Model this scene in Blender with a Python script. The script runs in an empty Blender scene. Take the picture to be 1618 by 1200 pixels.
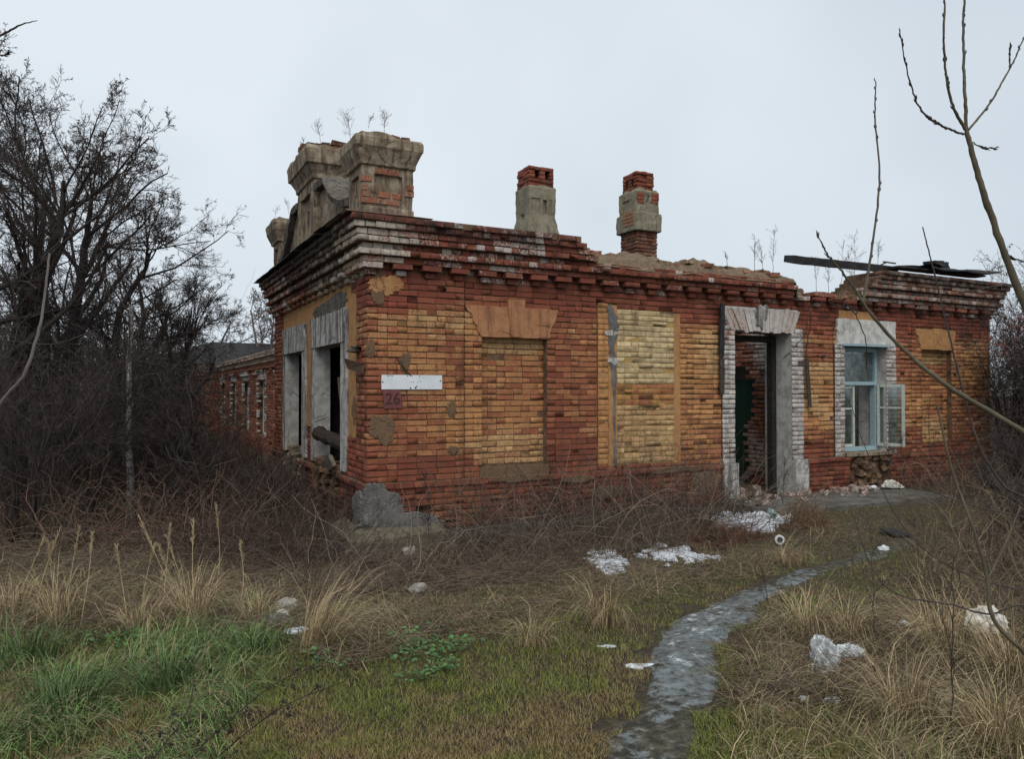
import bpy, bmesh, math, random
import numpy as np
from mathutils import Vector

rad = math.radians
RNG = np.random.default_rng(11)
random.seed(5)
SC = bpy.context.scene
COL = SC.collection

# ------------------------------------------------------------------ camera, sky, sun, exposure
FOC = 1200.0            # focal length in pixels of the 1618 px wide photograph
YAW = rad(27.3)
FW = np.array([math.sin(YAW), math.cos(YAW)])
RT = np.array([math.cos(YAW), -math.sin(YAW)])
CAM = np.array([-2.622, -8.775, 1.85])
PITCH = math.atan(18 / FOC)

cd = bpy.data.cameras.new('camera')
cd.sensor_width = 36
cd.lens = 36 * FOC / 1618
cd.clip_start = 0.05
cd.clip_end = 900
cam = bpy.data.objects.new('camera', cd)
cam.location = CAM
cam.rotation_euler = (rad(90) + PITCH, 0, -YAW)
COL.objects.link(cam)
SC.camera = cam

SUN_EL, SUN_AZ = rad(52), rad(205)     # azimuth clockwise from +Y: behind the camera, to its left
world = bpy.data.worlds.new('World')
SC.world = world
world.use_nodes = True
nt = world.node_tree
nt.nodes.clear()
out = nt.nodes.new('ShaderNodeOutputWorld')
bg = nt.nodes.new('ShaderNodeBackground')
bg.inputs['Strength'].default_value = 0.1
sky = nt.nodes.new('ShaderNodeTexSky')
sky.sky_type = 'NISHITA'
sky.sun_disc = False
sky.sun_elevation = SUN_EL
sky.sun_rotation = SUN_AZ
sky.dust_density = 3
hsv = nt.nodes.new('ShaderNodeHueSaturation')
hsv.inputs['Saturation'].default_value = 0.25
nt.links.new(sky.outputs[0], hsv.inputs['Color'])
tc = nt.nodes.new('ShaderNodeTexCoord')
cl = nt.nodes.new('ShaderNodeTexNoise')
cl.inputs['Scale'].default_value = 1.6
cl.inputs['Detail'].default_value = 3
nt.links.new(tc.outputs['Generated'], cl.inputs['Vector'])
cr = nt.nodes.new('ShaderNodeValToRGB')
cr.color_ramp.elements[0].position = 0.36
cr.color_ramp.elements[0].color = (5.2, 5.9, 6.6, 1)
cr.color_ramp.elements[1].position = 0.66
cr.color_ramp.elements[1].color = (6.75, 7.4, 8.0, 1)
nt.links.new(cl.outputs[0], cr.inputs[0])
mx = nt.nodes.new('ShaderNodeMix')
mx.data_type = 'RGBA'
mx.inputs[0].default_value = 0.9
nt.links.new(hsv.outputs[0], mx.inputs[6])
nt.links.new(cr.outputs[0], mx.inputs[7])
nt.links.new(mx.outputs[2], bg.inputs['Color'])
nt.links.new(bg.outputs[0], out.inputs[0])

sl = bpy.data.lights.new('sun', 'SUN')
sl.energy = 1.5
sl.angle = rad(45)
sl.color = (1, 0.96, 0.9)
sun = bpy.data.objects.new('sun', sl)
sdir = Vector((math.sin(SUN_AZ) * math.cos(SUN_EL), math.cos(SUN_AZ) * math.cos(SUN_EL), math.sin(SUN_EL)))
sun.rotation_euler = sdir.to_track_quat('Z', 'Y').to_euler()
sun.location = (-8, -12, 20)
COL.objects.link(sun)

SC.view_settings.view_transform = 'Standard'
SC.view_settings.look = 'None'
SC.view_settings.exposure = 0.25
SC.view_settings.gamma = 1
SC.view_settings.use_curve_mapping = False
SC.cycles.max_bounces = 6
SC.cycles.transparent_max_bounces = 8


# ------------------------------------------------------------------ numeric helpers
def project(P):
    """world points -> photograph pixels and depth (layout bookkeeping)"""
    P = np.asarray(P, float)
    d = P - CAM
    dep = d[..., 0] * FW[0] + d[..., 1] * FW[1]
    lat = d[..., 0] * RT[0] + d[..., 1] * RT[1]
    dep = np.where(dep > 0.05, dep, 0.05)
    return 809 + FOC * lat / dep, 618 - FOC * d[..., 2] / dep, dep


def W(px, py, dep):
    lat = (px - 809) / FOC * dep
    xy = CAM[:2] + FW * dep + RT * lat
    return np.array([xy[0], xy[1], CAM[2] + (618 - py) / FOC * dep])


def _hash(ix, iy, iz, seed):
    h = (ix.astype(np.int64) * 374761393 + iy.astype(np.int64) * 668265263 + iz.astype(np.int64) * 2147483647 + seed * 974711) & 0xFFFFFFFF
    h = ((h ^ (h >> 13)) * 1274126177) & 0xFFFFFFFF
    h = (h ^ (h >> 16)) & 0xFFFFFFFF
    return h / 4294967295.0


def vnoise(x, y, z=0.0, seed=0):
    x, y, z = np.broadcast_arrays(np.asarray(x, float), np.asarray(y, float), np.asarray(z, float))
    xi, yi, zi = np.floor(x), np.floor(y), np.floor(z)
    fx, fy, fz = x - xi, y - yi, z - zi
    fx, fy, fz = (f * f * (3 - 2 * f) for f in (fx, fy, fz))
    r = 0
    for a in (0, 1):
        for b in (0, 1):
            for c in (0, 1):
                w = (fx if a else 1 - fx) * (fy if b else 1 - fy) * (fz if c else 1 - fz)
                r = r + w * _hash(xi + a, yi + b, zi + c, seed)
    return r


def fbm(x, y, z=0.0, seed=0, octv=3):
    r, a, t = 0, 1.0, 0
    for i in range(octv):
        r = r + a * vnoise(np.asarray(x) * 2 ** i, np.asarray(y) * 2 ** i, np.asarray(z) * 2 ** i, seed + i * 17)
        t += a
        a *= 0.5
    return r / t


def sstep(a, b, x):
    t = np.clip((np.asarray(x, float) - a) / (b - a), 0, 1)
    return t * t * (3 - 2 * t)


def H(x, y):
    """height of the ground"""
    x, y = np.asarray(x, float), np.asarray(y, float)
    h = 0.02 - 0.10 * np.exp(-((x - 0.1) ** 2 + (y + 0.5) ** 2) / 1.2) + 0.16 * sstep(0.5, 7.0, -y) + 0.14 * sstep(3.5, 7.0, x) * (1 - sstep(3.0, 7.0, -y))
    h = h + 0.10 * (fbm(x * 0.9, y * 0.9, 0, 3) - 0.5) + 0.035 * (fbm(x * 4, y * 4, 0, 5) - 0.5)
    return h


def gp(px, py, z0=0.12):
    """point of the ground seen at a pixel"""
    z = z0
    for _ in range(8):
        dep = (CAM[2] - z) * FOC / max(py - 618, 1)
        p = W(px, py, dep)
        z = float(H(p[0], p[1]))
    return np.array([p[0], p[1], z])


# ------------------------------------------------------------------ object helpers
LOC = {}


def link(o, parent=None, base=None):
    COL.objects.link(o)
    pl = LOC.get(parent.name, np.zeros(3)) if parent else np.zeros(3)
    b = np.asarray(base, float) if base is not None else pl
    if parent:
        o.parent = parent
    o.location = b - pl
    LOC[o.name] = b
    return b


def tag(o, label=None, cat=None, group=None, kind=None):
    if label:
        o['label'] = label
    if cat:
        o['category'] = cat
    if group:
        o['group'] = group
    if kind:
        o['kind'] = kind
    return o


def empty(name, base, label=None, cat=None, group=None):
    o = bpy.data.objects.new(name, None)
    o.empty_display_size = 0.2
    link(o, None, base)
    return tag(o, label, cat, group)


def obj(name, V, F, mat, parent=None, base=None, attrs=None, smooth=False, matidx=None):
    """one mesh object from world-space vertices; F: list of index arrays, each (n,3) or (n,4), or a ragged list of faces"""
    V = np.asarray(V, float).reshape(-1, 3)
    o_b = np.asarray(base, float) if base is not None else (LOC[parent.name] if parent else np.zeros(3))
    me = bpy.data.meshes.new(name)
    if isinstance(F, np.ndarray):
        F = [F]
    if len(F) and isinstance(F[0], np.ndarray):
        loops = np.concatenate([f.reshape(-1) for f in F]).astype(np.int32)
        tot = np.concatenate([np.full(len(f), f.shape[1], np.int32) for f in F])
        start = np.concatenate([[0], np.cumsum(tot)[:-1]]).astype(np.int32)
        me.vertices.add(len(V))
        me.vertices.foreach_set('co', (V - o_b).astype(np.float32).ravel())
        me.loops.add(len(loops))
        me.loops.foreach_set('vertex_index', loops)
        me.polygons.add(len(tot))
        me.polygons.foreach_set('loop_start', start)
        me.polygons.foreach_set('loop_total', tot)
        me.update(calc_edges=True)
        me.validate()
    else:
        me.from_pydata((V - o_b).tolist(), [], F)
    for k, a in (attrs or {}).items():
        at = me.attributes.new(k, 'FLOAT_COLOR', 'POINT')
        a = np.asarray(a, np.float32)
        if a.shape[1] == 3:
            a = np.concatenate([a, np.ones((len(a), 1), np.float32)], 1)
        at.data.foreach_set('color', a.ravel())
    for m in (mat if isinstance(mat, (list, tuple)) else [mat]):
        me.materials.append(m)
    if matidx is not None:
        me.polygons.foreach_set('material_index', np.asarray(matidx, np.int32))
    if smooth:
        me.polygons.foreach_set('use_smooth', np.ones(len(me.polygons), bool))
    o = bpy.data.objects.new(name, me)
    link(o, parent, base)
    return o


class MB:
    """collects boxes, prisms and other shapes for ONE mesh object"""

    def __init__(s):
        s.v, s.f = [], []

    def add(s, V, F):
        n = len(s.v)
        s.v += [tuple(map(float, p)) for p in V]
        s.f += [[int(i) + n for i in f] for f in F]

    def box(s, x0, x1, y0, y1, z0, z1, jit=0.0):
        V = np.array([(x, y, z) for z in (z0, z1) for y in (y0, y1) for x in (x0, x1)], float)
        if jit:
            V += RNG.normal(0, jit, V.shape)
        s.add(V, [(0, 2, 3, 1), (4, 5, 7, 6), (0, 1, 5, 4), (2, 6, 7, 3), (0, 4, 6, 2), (1, 3, 7, 5)])

    def beam(s, p, q, w, h, up=(0, 0, 1), jit=0.0):
        p, q, up = (np.asarray(a, float) for a in (p, q, up))
        d = q - p
        d = d / np.linalg.norm(d)
        a = np.cross(d, up)
        a /= np.linalg.norm(a)
        b = np.cross(a, d)
        V = np.array([c + a * i * w / 2 + b * j * h / 2 for c in (p, q) for j in (-1, 1) for i in (-1, 1)])
        if jit:
            V += RNG.normal(0, jit, V.shape)
        s.add(V, [(0, 1, 3, 2), (4, 6, 7, 5), (0, 4, 5, 1), (2, 3, 7, 6), (0, 2, 6, 4), (1, 5, 7, 3)])

    def tube(s, P, R, sides=6):
        V, F = tubes(np.asarray([P], float), np.asarray([R], float), sides, True)
        s.add(V, F.tolist())

    def obj(s, name, mat, parent=None, base=None, smooth=False):
        return obj(name, np.array(s.v), s.f, mat, parent, base, smooth=smooth)


def tubes(P, R, sides=3, cap=False):
    """P (N,S,3) polylines with radii R (N,S) -> vertices, quads"""
    N, S, _ = P.shape
    T = np.gradient(P, axis=1)
    T /= np.linalg.norm(T, axis=2, keepdims=True) + 1e-9
    m = T.mean(1)
    ref = np.where(np.abs(m[:, 2:3]) < 0.8, np.array([[0, 0, 1.0]]), np.array([[1.0, 0.3, 0]]))
    U = np.cross(T, ref[:, None, :])
    U /= np.linalg.norm(U, axis=2, keepdims=True) + 1e-9
    Wv = np.cross(T, U)
    ang = np.arange(sides) * 2 * math.pi / sides
    ring = P[:, :, None, :] + R[:, :, None, None] * (np.cos(ang)[None, None, :, None] * U[:, :, None, :] + np.sin(ang)[None, None, :, None] * Wv[:, :, None, :])
    V = ring.reshape(-1, 3)
    b = (np.arange(N)[:, None, None] * S + np.arange(S - 1)[None, :, None]) * sides
    k = np.arange(sides)[None, None, :]
    k2 = (k + 1) % sides
    F = np.stack([b + k, b + k2, b + sides + k2, b + sides + k], -1).reshape(-1, 4)
    return V, F


def spline(pts, n):
    """Catmull-Rom through pts"""
    p = np.asarray(pts, float)
    p = np.concatenate([[2 * p[0] - p[1]], p, [2 * p[-1] - p[-2]]])
    t = np.linspace(0, len(p) - 3 - 1e-6, n)
    i = t.astype(int)
    f = (t - i)[:, None]
    a, b, c, d = p[i], p[i + 1], p[i + 2], p[i + 3]
    return 0.5 * (2 * b + (c - a) * f + (2 * a - 5 * b + 4 * c - d) * f ** 2 + (3 * b - a - 3 * c + d) * f ** 3)


# ------------------------------------------------------------------ materials
class NT:
    def __init__(s, name):
        s.m = bpy.data.materials.new(name)
        s.m.use_nodes = True
        s.t = s.m.node_tree
        s.b = s.t.nodes['Principled BSDF']
        s.b.inputs['Roughness'].default_value = 0.9
        s.b.inputs['Specular IOR Level'].default_value = 0.25
        s.pos = s.t.nodes.new('ShaderNodeNewGeometry').outputs['Position']

    def n(s, typ, **k):
        x = s.t.nodes.new(typ)
        for a, b in k.items():
            setattr(x, a, b)
        return x

    def put(s, sock, v):
        if hasattr(v, 'is_linked') or isinstance(v, bpy.types.NodeSocket):
            s.t.links.new(v, sock)
        elif isinstance(v, (tuple, list)) and len(v) == 3 and sock.type == 'RGBA':
            sock.default_value = (*v, 1)
        else:
            sock.default_value = v

    def noise(s, scale, detail=4, rough=0.6, vec=None, dist=0.0):
        x = s.n('ShaderNodeTexNoise')
        x.inputs['Scale'].default_value = scale
        x.inputs['Detail'].default_value = detail
        x.inputs['Roughness'].default_value = rough
        x.inputs['Distortion'].default_value = dist
        s.put(x.inputs['Vector'], vec if vec is not None else s.pos)
        return x.outputs[0]

    def scaled(s, v):
        x = s.n('ShaderNodeMapping')
        s.put(x.inputs['Vector'], s.pos)
        x.inputs['Scale'].default_value = v
        return x.outputs[0]

    def vor(s, scale, feature='F1', vec=None):
        x = s.n('ShaderNodeTexVoronoi', feature=feature)
        x.inputs['Scale'].default_value = scale
        s.put(x.inputs['Vector'], vec if vec is not None else s.pos)
        return x.outputs[0]

    def math(s, op, a, b=0.0, c=0.0, clamp=False):
        x = s.n('ShaderNodeMath', operation=op, use_clamp=clamp)
        s.put(x.inputs[0], a)
        s.put(x.inputs[1], b)
        if len(x.inputs) > 2:
            s.put(x.inputs[2], c)
        return x.outputs[0]

    def ramp(s, v, a, b, lo=0.0, hi=1.0):
        x = s.n('ShaderNodeMapRange', interpolation_type='SMOOTHSTEP')
        s.put(x.inputs[0], v)
        for i, k in zip((1, 2, 3, 4), (a, b, lo, hi)):
            s.put(x.inputs[i], k)
        return x.outputs[0]

    def mix(s, f, a, b, mode='MIX'):
        x = s.n('ShaderNodeMix', data_type='RGBA', blend_type=mode)
        s.put(x.inputs[0], f)
        s.put(x.inputs[6], a)
        s.put(x.inputs[7], b)
        return x.outputs[2]

    def attr(s, name):
        x = s.n('ShaderNodeAttribute', attribute_name=name)
        return x

    def sep(s, c):
        x = s.n('ShaderNodeSeparateColor')
        s.put(x.inputs[0], c)
        return x.outputs

    def bump(s, h, strength=0.5, dist=0.01):
        x = s.n('ShaderNodeBump')
        x.inputs['Strength'].default_value = strength
        x.inputs['Distance'].default_value = dist
        s.put(x.inputs['Height'], h)
        s.put(s.b.inputs['Normal'], x.outputs[0])

    def done(s, color, rough=None):
        s.put(s.b.inputs['Base Color'], color)
        if rough is not None:
            s.put(s.b.inputs['Roughness'], rough)
        return s.m


def mat_brick():
    m = NT('brick')
    ti, pa = m.attr('tint'), m.attr('paint')
    r, g, b = m.sep(ti.outputs['Color'])[:3]
    fine = m.noise(60, 6, 0.7)
    mid = m.noise(13, 5, 0.65)
    base = m.mix(r, (0.125, 0.036, 0.024), (0.29, 0.078, 0.044))
    base = m.mix(m.ramp(fine, 0.45, 0.75, 0, 0.6), base, (0.085, 0.034, 0.024))
    base = m.mix(m.ramp(mid, 0.5, 0.75, 0, 0.4), base, (0.20, 0.10, 0.065))
    # remains of limewash, worn through
    k = m.math('ADD', m.math('MULTIPLY', fine, 0.55), m.math('MULTIPLY', mid, 0.45))
    k = m.math('ADD', m.math('MULTIPLY', m.math('SUBTRACT', k, 0.5), 1.9), 0.5)
    wash = m.ramp(pa.outputs['Alpha'], 0.08, 0.55, 0, 0.46)
    base = m.mix(wash, base, (0.34, 0.145, 0.068))
    f = m.ramp(m.math('ADD', k, m.math('SUBTRACT', pa.outputs['Alpha'], 0.5)), 0.40, 0.64, 0, 0.96)
    pc = m.mix(m.ramp(mid, 0.35, 0.7), pa.outputs['Color'], m.mix(0.5, pa.outputs['Color'], (0.13, 0.06, 0.035)))
    base = m.mix(f, base, pc)
    # rain streaks, white lime flecks and soot
    stv = m.noise(1.0, 5, 0.65, m.scaled((7, 7, 0.8)))
    base = m.mix(m.ramp(stv, 0.5, 0.72, 0, 0.5), base, (0.075, 0.04, 0.028))
    wk = m.math('ADD', m.noise(38, 6, 0.7), m.math('MULTIPLY', g, 0.55))
    base = m.mix(m.ramp(wk, 0.69, 0.83, 0, 0.85), base, (0.47, 0.42, 0.38))
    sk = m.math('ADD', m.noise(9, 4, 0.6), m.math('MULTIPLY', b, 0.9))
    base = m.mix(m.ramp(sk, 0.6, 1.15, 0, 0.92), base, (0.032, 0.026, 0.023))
    m.bump(m.math('ADD', fine, m.math('MULTIPLY', m.vor(90), 0.3)), 0.55, 0.005)
    return m.done(base)


def mat_plaster(name, c1, c2, dirt=(0.09, 0.075, 0.06), da=0.55, db=0.8, streak=True, bump=0.5, scale=7, crack=0.02):
    m = NT(name)
    a = m.noise(scale, 5, 0.65)
    f = m.noise(45, 5, 0.7)
    base = m.mix(m.ramp(a, 0.35, 0.65), c1, c2)
    base = m.mix(m.ramp(f, 0.5, 0.72, 0, 0.5), base, dirt)
    if streak:
        st = m.noise(1.0, 5, 0.65, m.scaled((14, 14, 1.3)))
        base = m.mix(m.ramp(st, da, db, 0, 0.85), base, dirt)
    if crack:
        v = m.vor(3.2, 'DISTANCE_TO_EDGE')
        cr_ = m.ramp(v, 0.0, crack, 1, 0)
        cr_ = m.math('MULTIPLY', cr_, m.ramp(m.noise(2.3, 2), 0.5, 0.6))
        base = m.mix(m.math('MULTIPLY', cr_, 0.8), base, (0.02, 0.017, 0.014))
    m.bump(m.math('ADD', f, m.math('MULTIPLY', a, 1.5)), bump, 0.012)
    return m.done(base)


def mat_plain(name, c1, c2, scale=20, rough=0.85, bump=0.3, stretch=None, metal=0.0, bd=0.005):
    m = NT(name)
    v = m.scaled(stretch) if stretch else None
    a = m.noise(scale, 5, 0.65, v)
    base = m.mix(m.ramp(a, 0.3, 0.7), c1, c2)
    m.bump(a, bump, bd)
    m.b.inputs['Metallic'].default_value = metal
    return m.done(base, rough)


def mat_col(name, rough=0.8, trans=0.0):
    """colour comes from the mesh (one colour per blade or twig)"""
    m = NT(name)
    c = m.attr('col').outputs['Color']
    c = m.mix(0.45, c, m.mix(m.noise(30, 2), (0.1, 0.1, 0.1), (1, 1, 1)), 'SOFT_LIGHT')
    return m.done(c, rough)


M = {}
M['brick'] = mat_brick()
M['mortar'] = mat_plaster('mortar', (0.085, 0.055, 0.04), (0.21, 0.125, 0.07), (0.05, 0.035, 0.028), streak=False, bump=0.8, crack=0)
M['mortar_yellow'] = mat_plaster('mortar_yellow', (0.42, 0.29, 0.11), (0.33, 0.2, 0.08), (0.2, 0.12, 0.06), streak=False, crack=0)
M['white'] = mat_plaster('white_limewash', (0.60, 0.59, 0.56), (0.42, 0.40, 0.37), (0.13, 0.11, 0.09), 0.56, 0.78, crack=0.018)
M['white_old'] = mat_plaster('peeling_limewash', (0.52, 0.51, 0.49), (0.30, 0.28, 0.26), (0.07, 0.06, 0.05), 0.44, 0.64, bump=0.8, scale=9, crack=0.035)
M['reveal'] = mat_plaster('reveal_plaster', (0.50, 0.49, 0.46), (0.33, 0.31, 0.28), (0.12, 0.10, 0.085), 0.56, 0.8, crack=0.02)
M['ochre'] = mat_plaster('ochre_plaster', (0.42, 0.235, 0.095), (0.35, 0.17, 0.07), (0.16, 0.08, 0.045), 0.52, 0.75, crack=0.012)
M['terracotta'] = mat_plaster('terracotta_plaster', (0.40, 0.20, 0.10), (0.33, 0.145, 0.07), (0.17, 0.075, 0.045), 0.46, 0.68, crack=0.03)
M['cement'] = mat_plaster('cement_patch', (0.17, 0.105, 0.06), (0.13, 0.085, 0.052), (0.085, 0.06, 0.04), streak=False, crack=0)
M['grey_cement'] = mat_plaster('grey_cement', (0.175, 0.168, 0.158), (0.105, 0.10, 0.095), (0.05, 0.048, 0.046), 0.5, 0.75, crack=0.01)
M['olive_concrete'] = mat_plaster('footing_concrete', (0.17, 0.15, 0.10), (0.11, 0.10, 0.07), (0.05, 0.045, 0.035), 0.5, 0.75, crack=0.01)
M['stucco'] = mat_plaster('weathered_stucco', (0.37, 0.305, 0.22), (0.18, 0.13, 0.088), (0.065, 0.043, 0.032), 0.44, 0.66, bump=0.8, scale=5, crack=0.03)
M['stucco_dark'] = mat_plaster('sooty_stucco', (0.16, 0.14, 0.115), (0.10, 0.088, 0.075), (0.04, 0.035, 0.03), 0.45, 0.7, bump=0.8, scale=5, crack=0.03)
M['chimney_stucco'] = mat_plaster('chimney_stucco', (0.26, 0.235, 0.17), (0.19, 0.165, 0.115), (0.10, 0.075, 0.05), 0.5, 0.75, bump=0.7, scale=6, crack=0.03)
M['debris'] = mat_plaster('earth_debris', (0.21, 0.15, 0.095), (0.13, 0.095, 0.065), (0.06, 0.05, 0.035), streak=False, bump=1.0, scale=12, crack=0)
M['dark'] = mat_plain('dark_and_shade', (0.012, 0.011, 0.010), (0.03, 0.026, 0.023), 12)  # near-black; on the indoor panels it stands in for shade
M['inside'] = mat_plaster('inside_plaster', (0.22, 0.21, 0.195), (0.12, 0.11, 0.10), (0.04, 0.035, 0.03), 0.45, 0.7, crack=0.03)
M['green_door'] = mat_plain('dark_green_paint', (0.02, 0.05, 0.035), (0.03, 0.065, 0.045), 14, 0.6)
M['timber_dark'] = mat_plain('weathered_dark_wood', (0.035, 0.027, 0.021), (0.075, 0.058, 0.045), 8, 0.9, 0.6, (9, 9, 1.2))
M['timber_grey'] = mat_plain('weathered_grey_wood', (0.14, 0.115, 0.09), (0.24, 0.2, 0.155), 8, 0.9, 0.6, (9, 9, 1.2))
M['tar'] = mat_plain('tarred_felt', (0.014, 0.014, 0.015), (0.035, 0.034, 0.034), 9, 0.75)
M['tin'] = mat_plain('rusty_tin', (0.07, 0.045, 0.032), (0.13, 0.085, 0.06), 14, 0.7)
M['blue_paint'] = mat_plain('flaking_blue_paint', (0.34, 0.46, 0.50), (0.24, 0.33, 0.36), 25, 0.7)
M['pale_paint'] = mat_plain('flaking_pale_paint', (0.52, 0.55, 0.50), (0.36, 0.39, 0.35), 25, 0.7)
M['cloth'] = mat_plain('grey_curtain_cloth', (0.45, 0.43, 0.42), (0.32, 0.3, 0.3), 12, 0.95)
M['bark'] = mat_plain('dark_bark', (0.022, 0.018, 0.016), (0.05, 0.041, 0.036), 18, 0.95, 0.7, (1, 1, 0.3))
M['bark_green'] = mat_plain('smooth_olive_bark', (0.125, 0.105, 0.065), (0.07, 0.058, 0.04), 14, 0.7, 0.4)
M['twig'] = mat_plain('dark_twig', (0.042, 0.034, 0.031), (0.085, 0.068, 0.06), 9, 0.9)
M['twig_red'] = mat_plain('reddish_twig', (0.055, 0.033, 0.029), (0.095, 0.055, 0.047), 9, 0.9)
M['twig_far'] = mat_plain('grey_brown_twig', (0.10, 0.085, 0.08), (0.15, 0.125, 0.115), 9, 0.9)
M['birch'] = mat_plain('birch_bark', (0.45, 0.44, 0.42), (0.16, 0.15, 0.14), 5, 0.8, 0.4, (2, 2, 5))
M['col'] = mat_col('plant_colour')
M['snow'] = mat_plain('old_snow', (0.46, 0.49, 0.53), (0.70, 0.73, 0.77), 14, 0.7, 0.6, bd=0.02)
M['bag'] = mat_plain('white_plastic', (0.55, 0.58, 0.58), (0.72, 0.75, 0.75), 30, 0.35, 0.6)
M['rag'] = mat_plain('dirty_white_rag', (0.48, 0.46, 0.4), (0.62, 0.61, 0.56), 16, 0.9, 0.5)
M['stone'] = mat_plain('pale_rubble', (0.22, 0.2, 0.175), (0.36, 0.34, 0.3), 14, 0.95, 0.8, bd=0.02)
M['yellow_post'] = mat_plain('yellow_ochre_post', (0.36, 0.24, 0.08), (0.24, 0.155, 0.06), 12)
M['wire'] = mat_plain('black_wire', (0.02, 0.018, 0.017), (0.04, 0.036, 0.033), 12)
M['lid'] = mat_plain('white_lid', (0.75, 0.76, 0.76), (0.6, 0.61, 0.61), 30, 0.5)
M['lid_dark'] = mat_plain('dark_hollow', (0.06, 0.055, 0.05), (0.1, 0.09, 0.08), 30, 0.9)  # dark tone of the disc inside the lid's rim


def mat_glass():
    m = NT('dusty_glass')
    m.t.nodes.remove(m.b)
    o = m.t.nodes['Material Output']
    tr = m.n('ShaderNodeBsdfTransparent')
    tr.inputs[0].default_value = (0.72, 0.78, 0.77, 1)
    gl = m.n('ShaderNodeBsdfGlossy')
    gl.inputs['Roughness'].default_value = 0.06
    gl.inputs[0].default_value = (0.8, 0.85, 0.86, 1)
    df = m.n('ShaderNodeBsdfDiffuse')
    df.inputs[0].default_value = (0.35, 0.38, 0.36, 1)
    a = m.n('ShaderNodeMixShader')
    a.inputs[0].default_value = 0.16
    m.t.links.new(tr.outputs[0], a.inputs[1])
    m.t.links.new(gl.outputs[0], a.inputs[2])
    b = m.n('ShaderNodeMixShader')
    m.put(b.inputs[0], m.ramp(m.noise(9, 4), 0.45, 0.8, 0.06, 0.35))
    m.t.links.new(a.outputs[0], b.inputs[1])
    m.t.links.new(df.outputs[0], b.inputs[2])
    m.t.links.new(b.outputs[0], o.inputs[0])
    return m.m


M['glass'] = mat_glass()


def mat_ground():
    m = NT('damp_earth_and_litter')
    a = m.noise(1.1, 4)
    f = m.noise(26, 6, 0.7)
    g = m.noise(5, 5, 0.65)
    base = m.mix(m.ramp(f, 0.35, 0.7), (0.045, 0.036, 0.024), (0.13, 0.10, 0.064))
    base = m.mix(m.ramp(g, 0.5, 0.68, 0, 0.75), base, (0.075, 0.085, 0.024))
    base = m.mix(m.ramp(a, 0.55, 0.7, 0, 0.4), base, (0.09, 0.055, 0.035))
    m.bump(m.math('ADD', f, g), 1.0, 0.05)
    return m.done(base)


def mat_path():
    m = NT('icy_mud')
    a = m.noise(3.6, 6, 0.66, m.scaled((1, 0.6, 1)), 0.8)
    f = m.noise(16, 6, 0.7)
    k = m.math('ADD', m.math('MULTIPLY', a, 0.62), m.math('MULTIPLY', f, 0.38))
    mud = m.mix(m.ramp(f, 0.35, 0.7), (0.025, 0.025, 0.019), (0.105, 0.09, 0.06))
    ice = m.mix(m.ramp(f, 0.3, 0.7), (0.06, 0.07, 0.07), (0.19, 0.215, 0.22))
    wx = m.attr('ice').outputs['Fac']
    k = m.math('ADD', k, m.math('MULTIPLY', m.math('SUBTRACT', wx, 0.5), 0.2))
    base = m.mix(m.ramp(k, 0.44, 0.51), mud, ice)
    base = m.mix(m.ramp(k, 0.57, 0.65), base, (0.50, 0.54, 0.56))
    m.bump(m.math('ADD', f, a), 0.35, 0.012)
    return m.done(base, m.ramp(k, 0.38, 0.5, 0.75, 0.3))


M['ground'] = mat_ground()
M['path'] = mat_path()

# ------------------------------------------------------------------ ground and path
gx = np.unique(np.round(np.concatenate([-np.geomspace(10, 260, 26), np.arange(-10, 17, 0.09), np.geomspace(17, 260, 26)]), 4))
gy = np.unique(np.round(np.concatenate([-np.geomspace(10.5, 200, 18), np.arange(-10.5, 1, 0.09), np.arange(1, 30, 0.7), np.geomspace(30, 400, 24)]), 4))
GX, GY = np.meshgrid(gx, gy, indexing='ij')
GZ = H(GX, GY)
near = sstep(6, 14, np.hypot(GX - 1, GY + 4))
GZ = GZ + (1 - near) * 0.03 * (fbm(GX * 9, GY * 9, 0, 9) - 0.5)
nx, ny = len(gx), len(gy)
ii = (np.arange(nx - 1)[:, None] * ny + np.arange(ny - 1)[None, :]).reshape(-1)
GF = np.stack([ii, ii + ny, ii + ny + 1, ii + 1], 1)
tag(obj('ground', np.stack([GX, GY, GZ], -1), GF, M['ground'], smooth=True), kind='structure')

pl = [(975, 1290, 175), (1020, 1190, 165), (1075, 1090, 130), (1085, 1020, 140), (1130, 970, 130), (1215, 930, 84), (1300, 898, 48), (1400, 868, 42), (1450, 850, 36)]
pc = np.array([gp(a, b)[:2] for a, b, c in pl])
pe = np.array([gp(a + c / 2, b)[:2] for a, b, c in pl])
pcs = spline(np.c_[pc, np.zeros(len(pc))], 130)[:, :2]
pwid = np.interp(np.linspace(0, 1, 130), np.linspace(0, 1, len(pc)), np.linalg.norm(pe - pc, axis=1)) * 1.1
tg = np.gradient(pcs, axis=0)
tg /= np.linalg.norm(tg, axis=1, keepdims=True)
pn = np.c_[tg[:, 1], -tg[:, 0]]
us = np.linspace(-1.15, 1.15, 25)
edge = 1 + 0.7 * (fbm(np.arange(130) * 0.11, 0, 0, 31) - 0.5)
edge2 = 1 + 0.7 * (fbm(np.arange(130) * 0.11, 7, 0, 32) - 0.5)
wide = np.where(us[None] < 0, edge[:, None], edge2[:, None])
PP = pcs[:, None, :] + pn[:, None, :] * (us[None, :, None] * (pwid[:, None] * wide)[:, :, None])
pz = H(PP[..., 0], PP[..., 1]) + 0.03 * (fbm(PP[..., 0] * 9, PP[..., 1] * 9, 0, 9) - 0.5) + 0.016 - 0.05 * np.abs(us[None]) ** 3 + 0.035 * (fbm(PP[..., 0] * 3.5, PP[..., 1] * 3.5, 0, 77, 3) - 0.5)
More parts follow.
